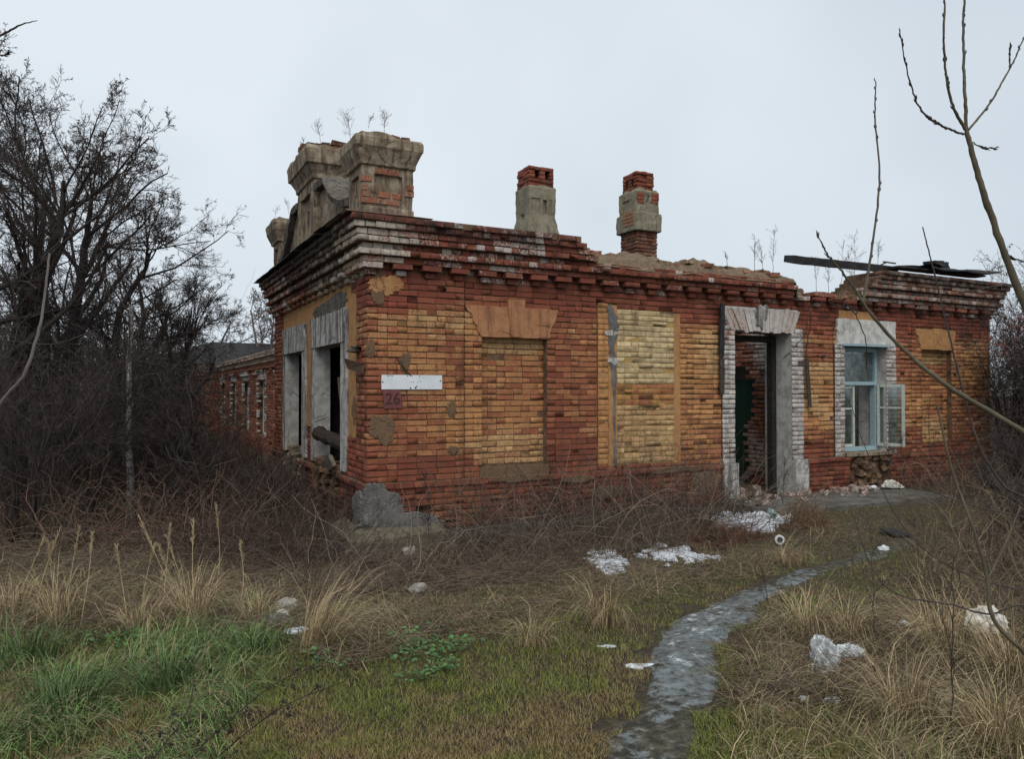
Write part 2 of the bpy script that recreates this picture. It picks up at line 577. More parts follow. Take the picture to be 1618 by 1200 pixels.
icew = (np.interp(np.linspace(0, 1, 130), [0, 0.1, 0.22, 0.36, 0.5, 0.66, 0.8, 1], [0.1, 0.2, 0.4, 0.95, 0.8, 0.35, 0.0, -0.3])[:, None] * (1 - 0.75 * np.abs(us[None]) ** 2.5))
ii = (np.arange(129)[:, None] * 25 + np.arange(24)[None, :]).reshape(-1)
tag(obj('path', np.concatenate([PP, pz[..., None]], -1), np.stack([ii, ii + 25, ii + 26, ii + 1], 1), M['path'], smooth=True, attrs={'ice': np.repeat(np.repeat(icew.reshape(-1, 1), 3, 1), 1, 0)}), kind='structure')
PATH_C, PATH_W = pcs, pwid


def path_dist(P):
    """distance to the path's centre line in units of its half width"""
    d = np.full(len(P), 9e9)
    for c, w in zip(PATH_C[::3], PATH_W[::3]):
        d = np.minimum(d, np.hypot(P[:, 0] - c[0], P[:, 1] - c[1]) / w)
    return d


# ------------------------------------------------------------------ the brick building: facades, zones, bricks
CH = 0.075
ORANGE, YELLOW, WHITE, PALEY, GREY = (0.49, 0.245, 0.095), (0.53, 0.33, 0.15), (0.62, 0.61, 0.58), (0.55, 0.435, 0.245), (0.34, 0.30, 0.26)
building = empty('brick_building', (0, 0, 0), 'derelict roofless red and ochre brick building with heavy crumbling cornice', 'building')


class Facade:
    def __init__(s, O, a, n, length):
        s.O, s.a, s.n, s.len = np.array(O, float), np.array(a, float), np.array(n, float), length
        s.zones = []

    def pt(s, u, z, off):
        u, z, off = np.broadcast_arrays(np.asarray(u, float), np.asarray(z, float), np.asarray(off, float))
        xy = s.O + u[..., None] * s.a + off[..., None] * s.n
        return np.concatenate([xy, z[..., None]], -1)

    def zone(s, u0, u1, z0, z1, off=0.0, kind='brick', mat='mortar', paint=None, rec=0.018, pattern='mix'):
        s.zones.append(dict(u0=u0, u1=u1, z0=z0, z1=z1, off=off, kind=kind, mat=mat, paint=paint, rec=rec, pattern=pattern))

    def at(s, u, z):
        r = None
        for k in s.zones:
            a = k['u0'](z) if callable(k['u0']) else k['u0']
            b = k['u1'](z) if callable(k['u1']) else k['u1']
            if a <= u < b and k['z0'] <= z < k['z1']:
                r = k
        return r

    def breaks(s, z):
        e = set()
        for k in s.zones:
            if k['z0'] <= z < k['z1']:
                e.add(round(k['u0'](z) if callable(k['u0']) else k['u0'], 4))
                e.add(round(k['u1'](z) if callable(k['u1']) else k['u1'], 4))
        return sorted(e)


Lf = Facade((0, 0), (1, 0), (0, -1), 12.28)       # the long front
Sf = Facade((0, 0), (0, 1), (-1, 0), 6.05)        # the short gable front
CORN = [(0.06, 'dentil_low'), (0.12, 'dentil'), (0.11, 'mix'), (0.17, 'header'), (0.12, 'header'), (0.20, 'header'), (0.21, 'mix'), (0.25, 'header'), (0.28, 'header')]
ZC = 0.75 + 33 * CH          # foot of the cornice
ZT = ZC + len(CORN) * CH     # its top


def top_long(s):
    """height up to which the long front still stands"""
    n = 0.06 * (vnoise(s * 3.1, 0.3, 0, 41) - 0.5)
    if s < 2.78:
        return ZT - (CH if vnoise(s * 7, 1, 0, 5) > 0.86 and s > 0.8 else 0)
    if s < 3.15:
        return ZT - CH * (1 + int((s - 2.78) / 0.11))
    if s < 6.95:
        return ZC + 5 * CH + n
    if s < 8.35:
        return ZC + 2 * CH + n
    if s < 8.9:
        return ZC + CH * (3 + int((s - 8.35) / 0.1))
    return ZT


GROW = lambda a, b: (lambda z: a + b * z)
# --- long front
Lf.zone(0, 12.28, -0.35, ZT, 0.0)
Lf.zone(0, 1.216, 0.75, ZC, 0.03)
Lf.zone(0, 12.28, -0.35, 0.75, 0.06)
Lf.zone(0, 12.28, 0.675, 0.75, 0.085)
Lf.zone(0, 12.28, -0.35, 0.15, 0.075, 'plaster', 'grey_cement')
Lf.zone(1.216, 1.232, 0.75, ZC, -0.03, 'plaster', 'mortar')
Lf.zone(3.228, 3.25, 0.75, 3.07, -0.035, 'plaster', 'mortar')
Lf.zone(1.48, 2.436, 0.87, 2.54, -0.10, paint='niche', pattern='mix', rec=0.011)
tz0, tz1 = 2.54, 2.94
Lf.zone(lambda z: 1.46 - 0.22 * (z - tz0) / 0.4, lambda z: 2.46 + 0.13 * (z - tz0) / 0.4, tz0, tz1, 0.0, 'plaster', 'terracotta')
Lf.zone(1.44, 2.45, 0.75, 0.87, 0.0, 'plaster', 'cement')
Lf.zone(3.25, 3.42, 0.8, 3.05, 0.0, paint='orange_strip', mat='ochre', rec=0.006)
Lf.zone(3.42, 3.562, 0.8, 3.05, 0.0, 'plaster', 'ochre')
Lf.zone(3.562, 4.571, 0.8, 3.0, 0.004, paint='yellow_panel', mat='mortar_yellow', rec=0.008)
Lf.zone(4.571, 4.69, 0.8, 2.98, 0.0, 'plaster', 'ochre')
for a, b in ((5.48, 5.73), (6.94, 7.2)):
    Lf.zone(a, b, 0.75, 2.84, 0.03, paint='white', rec=0.013)
    Lf.zone(a - 0.03, b + 0.03, 0.06, 0.75, 0.10, 'plaster', 'white_old')
Lf.zone(5.73, 6.94, -0.35, 2.79, 0, 'open')
Lf.zone(lambda z: 5.66 - 0.22 * (z - 2.79) / 0.37, lambda z: 7.0 + 0.12 * (z - 2.79) / 0.37, 2.79, 3.15, 0.0, 'plaster', 'white')
Lf.zone(7.925, 7.945, 0.75, 3.0, -0.035, 'plaster', 'mortar')
for a, b in ((7.945, 8.18), (9.24, 9.5)):
    Lf.zone(a, b, 0.75, 2.62, 0.02, paint='white', rec=0.009)
Lf.zone(8.0, 9.46, 2.62, 3.06, 0.02, 'plaster', 'white')
Lf.zone(8.05, 8.9, 3.06, 3.2, 0.015, 'plaster', 'ochre')
Lf.zone(8.18, 9.24, 0.8, 2.62, 0, 'open')
Lf.zone(8.25, 9.3, 0.22, 0.8, -0.06, 'plaster', 'cement')
Lf.zone(9.93, 9.945, 0.75, ZC, -0.03, 'plaster', 'mortar')
Lf.zone(10.23, 11.1, 0.87, 2.6, -0.10, paint='niche')
Lf.zone(lambda z: 10.2 - 0.2 * (z - 2.6) / 0.37, lambda z: 11.12 + 0.12 * (z - 2.6) / 0.37, 2.6, 2.97, 0.0, 'plaster', 'terracotta')
# --- short front
Sf.zone(0, 6.05, -0.35, ZT, 0.0)
Sf.zone(0, 0.45, 0.75, ZC, 0.03)
Sf.zone(5.45, 6.05, 0.75, ZC, 0.03)
Sf.zone(0, 6.05, -0.35, 0.75, 0.06)
Sf.zone(0, 6.05, 0.675, 0.75, 0.085)
Sf.zone(0.45, 0.91, 0.9, 3.1, 0.0, 'plaster', 'ochre')
Sf.zone(0.45, 1.19, 0.75, 1.25, 0.01)
Sf.zone(0.8, 5.3, 2.89, ZC, 0.0, 'plaster', 'ochre')
Sf.zone(2.93, 3.33, 1.3, 2.95, 0.01, 'plaster', 'ochre')
for a, b in ((1.19, 2.68), (3.6, 4.95)):
    Sf.zone(a - 0.27, a, 0.8, 2.9, 0.035, 'plaster', 'white_old')
    Sf.zone(b, b + 0.25, 0.8, 2.9, 0.035, 'plaster', 'white_old')
    Sf.zone(a - 0.05, b + 0.05, 2.49, 2.9, 0.035, 'plaster', 'white_old')
    Sf.zone(a, b, 0.8, 2.49, 0, 'open')
    Sf.zone(a - 0.1, b + 0.1, 0.45, 0.8, -0.07, 'plaster', 'cement')
for fc in (Lf, Sf):
    for k, (p, pat) in enumerate(CORN):
        fc.zone(-1, fc.len + p, ZC + k * CH, ZC + (k + 1) * CH, p, pattern=pat, rec=0.02 if 'dentil' not in pat else p + 0.01)

BR = []        # bricks: facade, u0, u1, z0, z1, front, depth, tint, paint


def field(x, z, sc, seed):
    return float(fbm(x * sc, z * sc * 1.6, 0, seed))


def tint_of(fc, u, z, zn):
    """shade, lime flecks, soot | paint colour and cover, by place on the wall"""
    x = u if fc is Lf else -u - 3
    r = RNG.random
    shade = np.clip(0.25 + 0.5 * r() + 0.4 * (field(x, z, 1.3, 51) - 0.5), 0, 1)
    fl, soot, cov, pcol = 0.02 + 0.14 * r() * r(), 0.0, 0.0, ORANGE
    w = field(x, z, 0.8, 52)
    yel = np.clip((field(x, z, 1.1, 53) - 0.46) * 6 + 0.5 * (r() - 0.5), 0, 1)
    pcol = tuple(np.array(ORANGE) * (1 - yel) + np.array(YELLOW) * yel)
    cov = 0.50 + 0.7 * (w - 0.5) + 0.25 * (r() - 0.5)
    if fc is Lf:
        if 4.69 < u < 5.5 or 7.2 < u < 7.93:
            cov += 0.13
            if z > 2.35 and u > 7:
                cov -= 0.3
        if u > 9.5:
            cov += 0.04
        if u < 0.5:
            cov -= 0.05
    else:
        cov -= 0.12
    cov -= 0.45 * float(sstep(2.72, 3.05, z))
    cov -= 0.22 * float(1 - sstep(0.8, 1.35, z))
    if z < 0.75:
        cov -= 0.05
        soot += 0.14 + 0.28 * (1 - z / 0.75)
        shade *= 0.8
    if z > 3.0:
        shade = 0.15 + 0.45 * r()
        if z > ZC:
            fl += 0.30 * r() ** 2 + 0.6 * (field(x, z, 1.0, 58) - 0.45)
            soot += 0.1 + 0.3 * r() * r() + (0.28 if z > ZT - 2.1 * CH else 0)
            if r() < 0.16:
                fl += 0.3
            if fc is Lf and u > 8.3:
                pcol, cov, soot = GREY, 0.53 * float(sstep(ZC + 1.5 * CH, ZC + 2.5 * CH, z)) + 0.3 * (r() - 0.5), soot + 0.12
    if fc is Sf and z > ZC:
        pcol, cov = (0.36, 0.31, 0.22), 0.42 + 0.25 * (r() - 0.5) + 0.9 * (field(x, z, 0.9, 59) - 0.5)
        if u < 1.0:
            cov += 0.3
        soot += 0.42 * (1 if 0.8 < u < 4 else 0.2) * float(sstep(ZC, ZC + 4 * CH, z))
    if fc is Lf and z > ZC + 2 * CH and u < 0.42 and z < ZC + 8 * CH:
        pcol, cov, fl, soot = (0.52, 0.475, 0.40), 0.46 + 0.3 * r(), 0.35, 0.12
    if fc is Sf and z < 0.75:
        soot += 0.2
    p = zn['paint'] if zn else None
    if p == 'white':
        pcol, cov, soot, fl = tuple(np.array(WHITE) * (0.8 + 0.2 * r())), 0.60 + 0.2 * r() - (0.08 if u > 9.2 else 0), 0.1 + 0.12 * r() + 0.15 * float(1 - sstep(0.75, 1.3, z)), 0.2
        if z > 2.5 and u < 6:
            cov -= 0.1
    elif p == 'yellow_panel':
        if 1.66 < z < 1.98:
            pcol, cov = (0.52, 0.29, 0.09), 0.40 + 0.25 * r()
        elif z > 1.98:
            pcol, cov = PALEY, 1.0
        else:
            pcol, cov = (0.51, 0.345, 0.165), 0.70 + 0.2 * (r() - 0.5) + 0.35 * (field(x, z, 1.7, 61) - 0.5)
        fl = 0.05
    elif p == 'orange_strip':
        pcol, cov = ORANGE, 0.9
    elif p == 'niche':
        if z > 2.36:
            pcol, cov = (0.50, 0.33, 0.15), 0.62
        elif z < 1.3:
            pcol, cov = YELLOW, 0.5 + 0.3 * r()
        else:
            cov = 0.40 + 0.25 * r()
            shade = min(1, shade + 0.2)
    return (shade, fl, soot, 1.0), (*pcol, np.clip(cov, 0, 1))


def add_brick(fc, u0, u1, z0, z1, front, depth, zn=None):
    t, p = tint_of(fc, 0.5 * (u0 + u1), 0.5 * (z0 + z1), zn)
    BR.append((fc, u0, u1, z0, z1, front, depth, t, p))


def lay(fc, u0, u1, z0, zn, k):
    """one course of bricks between u0 and u1"""
    if u1 - u0 < 0.05:
        return
    pat, off = zn['pattern'], zn['off']
    h = CH - RNG.uniform(0.0105, 0.0135)
    z0 = z0 + 0.0
    u = u0
    first = True
    while u < u1 - 0.03:
        if pat.startswith('dentil'):
            L = (0.25, 0.125)[int(round((u - u0) / 0.125)) % 3 > 1] if pat == 'dentil' else (0.125, 0.25)[int(round((u - u0) / 0.125)) % 3 > 0]
            isd = (L == 0.25) if pat == 'dentil' else (L == 0.125)
            o = off if isd else 0.0
        else:
            o = off
            if pat == 'header':
                L = 0.125
            elif first and k % 2:
                L = 0.125
            else:
                L = 0.25 if RNG.random() < 0.62 else 0.125
            L *= RNG.uniform(0.97, 1.03)
        e = u + L
        if u1 - e < 0.055:
            e = u1
        e = min(e, u1)
        m = 0.5 * (u + e)
        g = RNG.uniform(0.0032, 0.0052)
        zj = RNG.normal(0, 0.0012) + 0.006 * (vnoise(u * 0.9, k * 0.3, 0, 44) - 0.5)
        ok = fc is Sf or z0 + CH * 0.6 < top_long(m)
        if fc is Sf and z0 > ZC and vnoise(m * 4, k * 1.7, 0, 45) > 0.84:
            ok = False
        if RNG.random() < 0.004 and z0 < ZC:
            ok = False
        if ok:
            jit = RNG.normal(0, 0.0032) if z0 < ZC else RNG.normal(0, 0.006)
            add_brick(fc, u + g, e - g, z0 + 0.006 + zj, z0 + 0.006 + h + zj, o + jit, max(o, 0) + 0.06, zn)
        u = e
        first = False


NCOURSE = int(round((ZT + 0.375) / CH))
for fc in (Lf, Sf):
    for k in range(NCOURSE):
        z0 = -0.375 + k * CH + 0.0
        zm = z0 + CH / 2
        if zm < -0.1:
            continue
        bs = fc.breaks(zm)
        runs = []
        for a, b in zip(bs[:-1], bs[1:]):
            zn = fc.at((a + b) / 2, zm)
            if zn is None:
                continue
            if runs and runs[-1][2] is zn:
                runs[-1][1] = b
            else:
                runs.append([a, b, zn])
        for a, b, zn in runs:
            if zn['kind'] != 'brick':
                continue
            if zm > ZC:
                a = -zn['off'] if fc is Lf else 0.055
            elif a <= 0:
                # corner bond: alternate which front owns the corner brick
                own = (k % 2 == 0) == (fc is Lf)
                if own:
                    L = RNG.choice([0.25, 0.25, 0.125])
                    add_brick(fc, -zn['off'], -zn['off'] + L, z0 + 0.006, z0 + CH - 0.006, zn['off'] + RNG.normal(0, 0.002), 0.12, zn)
                    a = -zn['off'] + L
                else:
                    a = 0.122 - zn['off']
            lay(fc, a, b, z0, zn, k)


def brick_geom(b, rs):
    fc, u0, u1, z0, z1, fr, dep, _, _ = b
    c, i = 0.002, 0.0028
    j = rs.normal(0, 0.0019, (12, 3))
    V = []
    for (cu, off) in ((0, fr - dep), (0, fr - c), (i, fr)):
        for (uu, zz) in ((u0 + cu, z0 + cu), (u1 - cu, z0 + cu), (u1 - cu, z1 - cu), (u0 + cu, z1 - cu)):
            V.append((uu, zz, off))
    V = np.array(V) + j
    return fc.pt(V[:, 0], V[:, 1], V[:, 2])


BF = np.array([(a + i, a + (i + 1) % 4, a + 4 + (i + 1) % 4, a + 4 + i) for a in (0, 4) for i in range(4)] + [(8, 9, 10, 11)])


def screen_area(b):
    fc, u0, u1, z0, z1, fr = b[:6]
    px, py, d = project(fc.pt(np.array([u0, u1, u0]), np.array([z0, z0, z1]), np.array([fr] * 3)))
    if not (0 < px[0] < 1618 and 0 < py[0] < 1200) or z0 < 0.62:
        return 0
    return abs(px[1] - px[0]) * abs(py[2] - py[0])


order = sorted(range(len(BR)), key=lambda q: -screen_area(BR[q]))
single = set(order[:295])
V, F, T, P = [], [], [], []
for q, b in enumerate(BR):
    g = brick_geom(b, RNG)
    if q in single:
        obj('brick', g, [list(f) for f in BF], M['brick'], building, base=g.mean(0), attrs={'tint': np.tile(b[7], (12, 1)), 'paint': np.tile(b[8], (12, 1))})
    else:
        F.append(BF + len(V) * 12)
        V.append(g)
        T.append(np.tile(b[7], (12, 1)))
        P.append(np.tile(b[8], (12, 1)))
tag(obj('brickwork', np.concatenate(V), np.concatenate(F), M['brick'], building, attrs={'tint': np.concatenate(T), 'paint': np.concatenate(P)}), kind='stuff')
print('bricks', len(BR))

# --- the core of the walls: mortar and plaster surfaces, reveals of the openings
THICK = {Lf: 0.55, Sf: 0.2}


def core(fc, name, corner_ext):
    mats, mi = [], {}

    def slot(k):
        if k not in mi:
            mi[k] = len(mats)
            mats.append(M[k])
        return mi[k]

    zs = {-0.35, ZT}
    us = {0.0, fc.len}
    for zn in fc.zones:
        zs |= {zn['z0'], zn['z1']}
        if callable(zn['u0']):
            for q in np.arange(zn['z0'], zn['z1'] + 0.01, 0.05):
                zs.add(round(float(q), 4))
            zc = [zn['u0'](q) for q in np.arange(zn['z0'] + 0.025, zn['z1'], 0.05)] + [zn['u1'](q) for q in np.arange(zn['z0'] + 0.025, zn['z1'], 0.05)]
            us |= {round(float(q), 4) for q in zc}
        else:
            us |= {min(max(zn['u0'], 0), fc.len), min(zn['u1'], fc.len)}
    if fc is Lf:
        us |= {round(float(q), 3) for q in np.arange(2.7, 9, 0.11)}
    us = np.array(sorted(us))
    zs = np.array(sorted(zs))
    us = us[np.r_[True, np.diff(us) > 0.004]]
    zs = zs[np.r_[True, np.diff(zs) > 0.004]]
    nu, nz = len(us) - 1, len(zs) - 1
    off = np.full((nu, nz), np.nan)
    mt = np.zeros((nu, nz), int)
    for i in range(nu):
        for j in range(nz):
            um, zm = (us[i] + us[i + 1]) / 2, (zs[j] + zs[j + 1]) / 2
            zn = fc.at(um, zm)
            if zn is None or zn['kind'] == 'open' or (fc is Lf and zm > top_long(um) + 0.01):
                continue
            off[i, j] = zn['off'] - (zn['rec'] if zn['kind'] == 'brick' else 0) - (0.001 if fc is Sf else 0)
            mt[i, j] = slot(zn['mat'])
    rv = slot('reveal')
    V, F, MI = [], [], []

    def quad(pts, m):
        n = len(V)
        V.extend(fc.pt(np.array([p[0] for p in pts]), np.array([p[1] for p in pts]), np.array([p[2] for p in pts])).tolist())
        F.append([n, n + 1, n + 2, n + 3])
        MI.append(m)

    B = -THICK[fc]
    for i in range(nu):
        for j in range(nz):
            o = off[i, j]
            if np.isnan(o):
                continue
            a, b, c, d = us[i], us[i + 1], zs[j], zs[j + 1]
            quad([(a, c, o), (b, c, o), (b, d, o), (a, d, o)], mt[i, j])
            quad([(a, c, B), (a, d, B), (b, d, B), (b, c, B)], rv)
            for (ni, nj, pts) in ((i - 1, j, ((a, c), (a, d))), (i + 1, j, ((b, c), (b, d))), (i, j - 1, ((a, c), (b, c))), (i, j + 1, ((a, d), (b, d)))):
                o2 = off[ni, nj] if 0 <= ni < nu and 0 <= nj < nz else np.nan
                if np.isnan(o2):
                    inner = 0 <= ni < nu and 0 <= nj < nz and d < 3.0
                    (p, q), (r, s_) = pts
                    quad([(p, q, o), (r, s_, o), (r, s_, B), (p, q, B)], rv if inner else slot('mortar'))
                elif o > o2 + 1e-6:
                    (p, q), (r, s_) = pts
                    quad([(p, q, o), (r, s_, o), (r, s_, o2), (p, q, o2)], mt[i, j])
    ob = obj(name, np.array(V), F, mats, building, matidx=MI)
    return ob


core(Lf, 'front_wall', 0)
core(Sf, 'gable_wall', 0)
mb = MB()                                   # filling of the cornice round the corner
for k, (p, pat) in enumerate(CORN):
    q = p - 0.022 if 'dentil' not in pat else -0.005
    if q > 0:
        mb.box(-q, 0.3, -q, 0.3, ZC + k * CH + 0.001, ZC + (k + 1) * CH - 0.001)
    q = q - 0.001
    if q > 0.01:
        mb.box(12.0, 12.28 + q, -q, 0.5, ZC + k * CH + 0.001, ZC + (k + 1) * CH - 0.001)
mb.obj('cornice_core', M['mortar'], building)

# --- walls one cannot see from the front, floor, ceilings, added black panels
mb = MB()
mb.box(11.73, 12.279, 0.56, 6.0, -0.3, 3.4)
mb.box(0.205, 11.72, 5.5, 6.04, -0.3, 3.5)
mb.obj('rear_wall', M['mortar'], building)
mb = MB()
mb.box(0.5, 11.8, 0.3, 5.6, -0.2, 0.17)
mb.obj('floor', M['debris'], building)
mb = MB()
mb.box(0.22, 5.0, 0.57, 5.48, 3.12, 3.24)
mb.box(5.001, 7.6, 1.96, 5.48, 3.05, 3.15)  # unseen strip added to keep the room behind the doorway dark
mb.obj('ceiling_and_shade_slab', M['dark'], building)
mb = MB()
mb.box(4.9, 5.08, 0.552, 5.5, 0.17, 3.11)
mb.obj('interior_wall', M['inside'], building)
mb = MB()
mb.box(7.50, 7.62, 0.552, 1.36, 0.17, 3.3)
mb.obj('interior_wall', M['inside'], building)
mb = MB()
mb.box(7.46, 7.62, 1.37, 2.6, 2.28, 3.04)
mb.obj('interior_wall', M['inside'], building)
mb = MB()
mb.box(7.46, 7.62, 2.61, 5.47, 0.17, 3.04)
mb.obj('interior_wall', M['inside'], building)
mb = MB()
mb.box(11.69, 11.72, 0.56, 5.4, 0.17, 3.3)
mb.obj('interior_wall', M['inside'], building)
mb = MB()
mb.box(0.3, 4.89, 3.0, 3.1, 0.17, 3.11)  # added panel, its black stands in for shade behind the gable windows
mb.obj('added_dark_panel', M['dark'], building)
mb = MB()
mb.box(0.22, 4.89, 5.38, 5.48, 0.17, 3.11)  # another added black panel, darkens the view through the far gable window
mb.obj('added_dark_panel', M['dark'], building)
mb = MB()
mb.box(7.63, 11.68, 2.7, 2.85, 0.17, 3.04)  # black wall added so the gap behind the doorway reads as deep shade
mb.box(7.63, 9.4, 2.0, 2.69, 2.97, 3.04)  # unseen slab added to block light above that gap
mb.obj('added_dark_panel', M['dark'], building)

# broken brick partition seen through the doorway
V, F, T, P, nb = [], [], [], [], 0
fake = Facade((7.45, 3.0), (0, -1), (-1, 0), 3)
for k in range(40):
    z0 = 0.19 + k * CH
    u = 3.0 - (1.42 + 0.12 * (float(vnoise(z0 * 3.0, 2.0, 0, 71)) - 0.3) - (0.16 if 1.3 < z0 < 2.0 else 0)) - (0.1 if k % 2 else 0)
    if z0 > 2.28:
        u = 3.0 - 1.75 - 0.2 * RNG.random()
    while u < 2.44:
        L = 0.25 if RNG.random() < 0.6 else 0.125
        b = (fake, u, min(u + L, 2.445) - 0.009, z0 + 0.007, z0 + CH - 0.006, RNG.normal(0.01, 0.005), 0.17,
             (0.2 + 0.4 * RNG.random(), 0.2, 0.1, 1), (0.50, 0.47, 0.44, 0.42 + 0.9 * (float(fbm(u * 1.5, z0 * 1.2, 0, 9)) - 0.42)))
        g = brick_geom(b, RNG)
        V.append(g)
        F.append(BF + nb * 12)
        nb += 1
        T.append(np.tile(b[7], (12, 1)))
        P.append(np.tile(b[8], (12, 1)))
        u += L
tag(obj('partition_brickwork', np.concatenate(V), np.concatenate(F), M['brick'], building, attrs={'tint': np.concatenate(T), 'paint': np.concatenate(P)}), kind='stuff')


# ------------------------------------------------------------------ plaster lintels, patches
def blob(fc, u, z, ru, rz, thick, name, mat, off=0.0, seed=0, parent=building, rough=0.35, square=0.0, n=80):
    """an irregular slab of plaster stuck on a front, with a soft raised middle"""
    an = np.linspace(0, 2 * math.pi, n, endpoint=False)
    r = 1 + rough * 2 * (fbm(np.cos(an) * 1.6 + 5, np.sin(an) * 1.6 + seed * 3.7, 0, seed + 100, 3) - 0.5) + 0.22 * (fbm(np.cos(an) * 8, np.sin(an) * 8, 0, seed + 7, 2) - 0.5)
    cu, cz = np.cos(an), np.sin(an)
    if square:
        k = 1 / np.maximum(np.abs(cu), np.abs(cz))
        r = r * (1 + square * (k - 1))
    V, F = [], []
    for s, t in ((1.0, -0.02), (1.0, thick * 0.55), (0.93, thick * 0.9), (0.55, thick)):
        V.append(fc.pt(u + cu * r * ru * s, z + cz * r * rz * s, off + t + (0.002 * RNG.standard_normal(n) if s < 1 else 0)))
    V = np.concatenate(V)
    for a in range(3):
        for i in range(n):
            F.append([a * n + i, a * n + (i + 1) % n, (a + 1) * n + (i + 1) % n, (a + 1) * n + i])
    F.append(list(range(3 * n, 4 * n)))
    return obj(name, V, F, M[mat], parent, base=fc.pt(u, z, off), smooth=False)


def lintel(fc, u0b, u1b, u0t, u1t, z0, z1, off, name, mat, key=None, drop=0.0):
    """flat arch rendered with plaster: a wavy trapezoid, with an optional keystone"""
    nu, nz = 36, 12
    V = []
    for layer in (0, 1):
        for j in range(nz + 1):
            t = j / nz
            z = z0 + (z1 - z0) * t
            a, b = u0b + (u0t - u0b) * t, u1b + (u1t - u1b) * t
            uu = np.linspace(a, b, nu + 1)
            ez = np.zeros(nu + 1)
            if j in (0, nz):
                ez = 0.035 * (fbm(uu * 5, z * 3, 0, 21) - 0.5) * (1 if j else 0.7)
            eu = np.zeros(nu + 1)
            eu[0] = 0.09 * (float(fbm(z * 18, 1, 0, 8)) - 0.5)
            eu[-1] = 0.09 * (float(fbm(z * 18, 4, 0, 8)) - 0.5)
            o = off + 0.007 * (fbm(uu * 6, z * 6, 0, 33) - 0.5) if layer else np.full(nu + 1, off - 0.05)
            V.append(fc.pt(uu + eu, z + ez, o))
    V = np.concatenate(V)
    w = nu + 1
    L = (nz + 1) * w
    F = [[L + j * w + i, L + j * w + i + 1, L + (j + 1) * w + i + 1, L + (j + 1) * w + i] for j in range(nz) for i in range(nu)]
    ring = [i for i in range(nu + 1)] + [j * w + nu for j in range(1, nz + 1)] + [nz * w + i for i in range(nu - 1, -1, -1)] + [j * w for j in range(nz - 1, 0, -1)]
    for a, b in zip(ring, ring[1:] + ring[:1]):
        F.append([a, b, L + b, L + a])
    o = obj(name, V, F, M[mat], building, base=fc.pt((u0b + u1b) / 2, z0, off), smooth=False)
    if key:
        kb, kt, kz0, kz1, ko = key
        c = (u0b + u1b) / 2
        v = [fc.pt(c + s * w_ / 2, z, q) for q in (off - 0.04, off + ko) for (s, w_, z) in ((-1, kb, kz0), (1, kb, kz0), (1, kt, kz1), (-1, kt, kz1))]
        obj('keystone', np.array(v), [[4, 5, 6, 7], [0, 1, 5, 4], [1, 2, 6, 5], [2, 3, 7, 6], [3, 0, 4, 7]], M[mat], o, base=fc.pt(c, kz0, off))
    return o


lintel(Lf, 1.46, 2.46, 1.24, 2.60, 2.54, 2.935, 0.016, 'lintel', 'terracotta', (0.17, 0.26, 2.55, 3.04, 0.02))
lintel(Lf, 10.2, 11.12, 10.02, 11.2, 2.6, 2.96, 0.014, 'lintel', 'ochre', (0.2, 0.26, 2.61, 2.99, 0.008))
lintel(Lf, 8.0, 9.46, 8.0, 9.46, 2.63, 3.06, 0.034, 'lintel', 'white')
for a, b in ((1.19, 2.68), (3.6, 4.95)):
    lintel(Sf, a - 0.2, b + 0.18, a - 0.25, b + 0.24, 2.49, 2.93, 0.05, 'lintel', 'white_old')
# the door's flat arch of whitewashed bricks on end
nv = 15
for i in range(nv):
    t0, t1 = i / nv, (i + 1) / nv
    b0, b1 = 5.68 + 1.3 * t0, 5.68 + 1.3 * t1
    c0, c1 = 5.46 + 1.68 * t0, 5.46 + 1.68 * t1
    zb, zt = 2.775 + RNG.normal(0, 0.012), 3.13 + RNG.normal(0, 0.015)
    o = 0.022 + RNG.normal(0, 0.006)
    v = np.concatenate([Lf.pt(np.array([b0 + 0.005, b1 - 0.005, c1 - 0.006, c0 + 0.006]), np.array([zb, zb, zt, zt]), np.full(4, q)) for q in (-0.04, o)])
    cv = 0.72 if abs(i - 7) < 4 else 0.5
    tp = dict(tint=np.tile((0.4, 0.4, 0.12, 1), (8, 1)), paint=np.tile((0.54, 0.52, 0.49, cv + 0.15 * RNG.random()), (8, 1)))
    obj('voussoir', v, [[4, 5, 6, 7], [0, 1, 5, 4], [1, 2, 6, 5], [2, 3, 7, 6], [3, 0, 4, 7]], M['brick'], building, base=v.mean(0), attrs=tp)
blob(Lf, 6.29, 3.03, 0.14, 0.17, 0.022, 'keystone', 'white_old', 0.024, 3, rough=0.4)

# bare cement patches on the corner pilaster
for (u, z, ru, rz, s) in ((0.14, 1.42, 0.16, 0.15, 1), (0.2, 1.28, 0.09, 0.09, 2), (0.44, 2.2, 0.07, 0.11, 3), (0.1, 3.05, 0.09, 0.17, 4), (1.05, 1.62, 0.06, 0.1, 5), (1.07, 1.11, 0.075, 0.055, 6), (0.01, 2.35, 0.05, 0.11, 7)):
    blob(Lf, u, z, ru, rz, 0.010, 'cement_patch', 'cement', 0.031, s)
blob(Lf, 0.2, 3.12, 0.2, 0.12, 0.012, 'ochre_patch', 'ochre', 0.03, 14, rough=0.5)
blob(Sf, 1.9, 3.03, 1.0, 0.14, 0.010, 'scorched_patch', 'stucco_dark', 0.002, 15, rough=0.4)
blob(Sf, 0.62, 1.62, 0.1, 0.17, 0.012, 'cement_patch', 'cement', 0.0, 8)
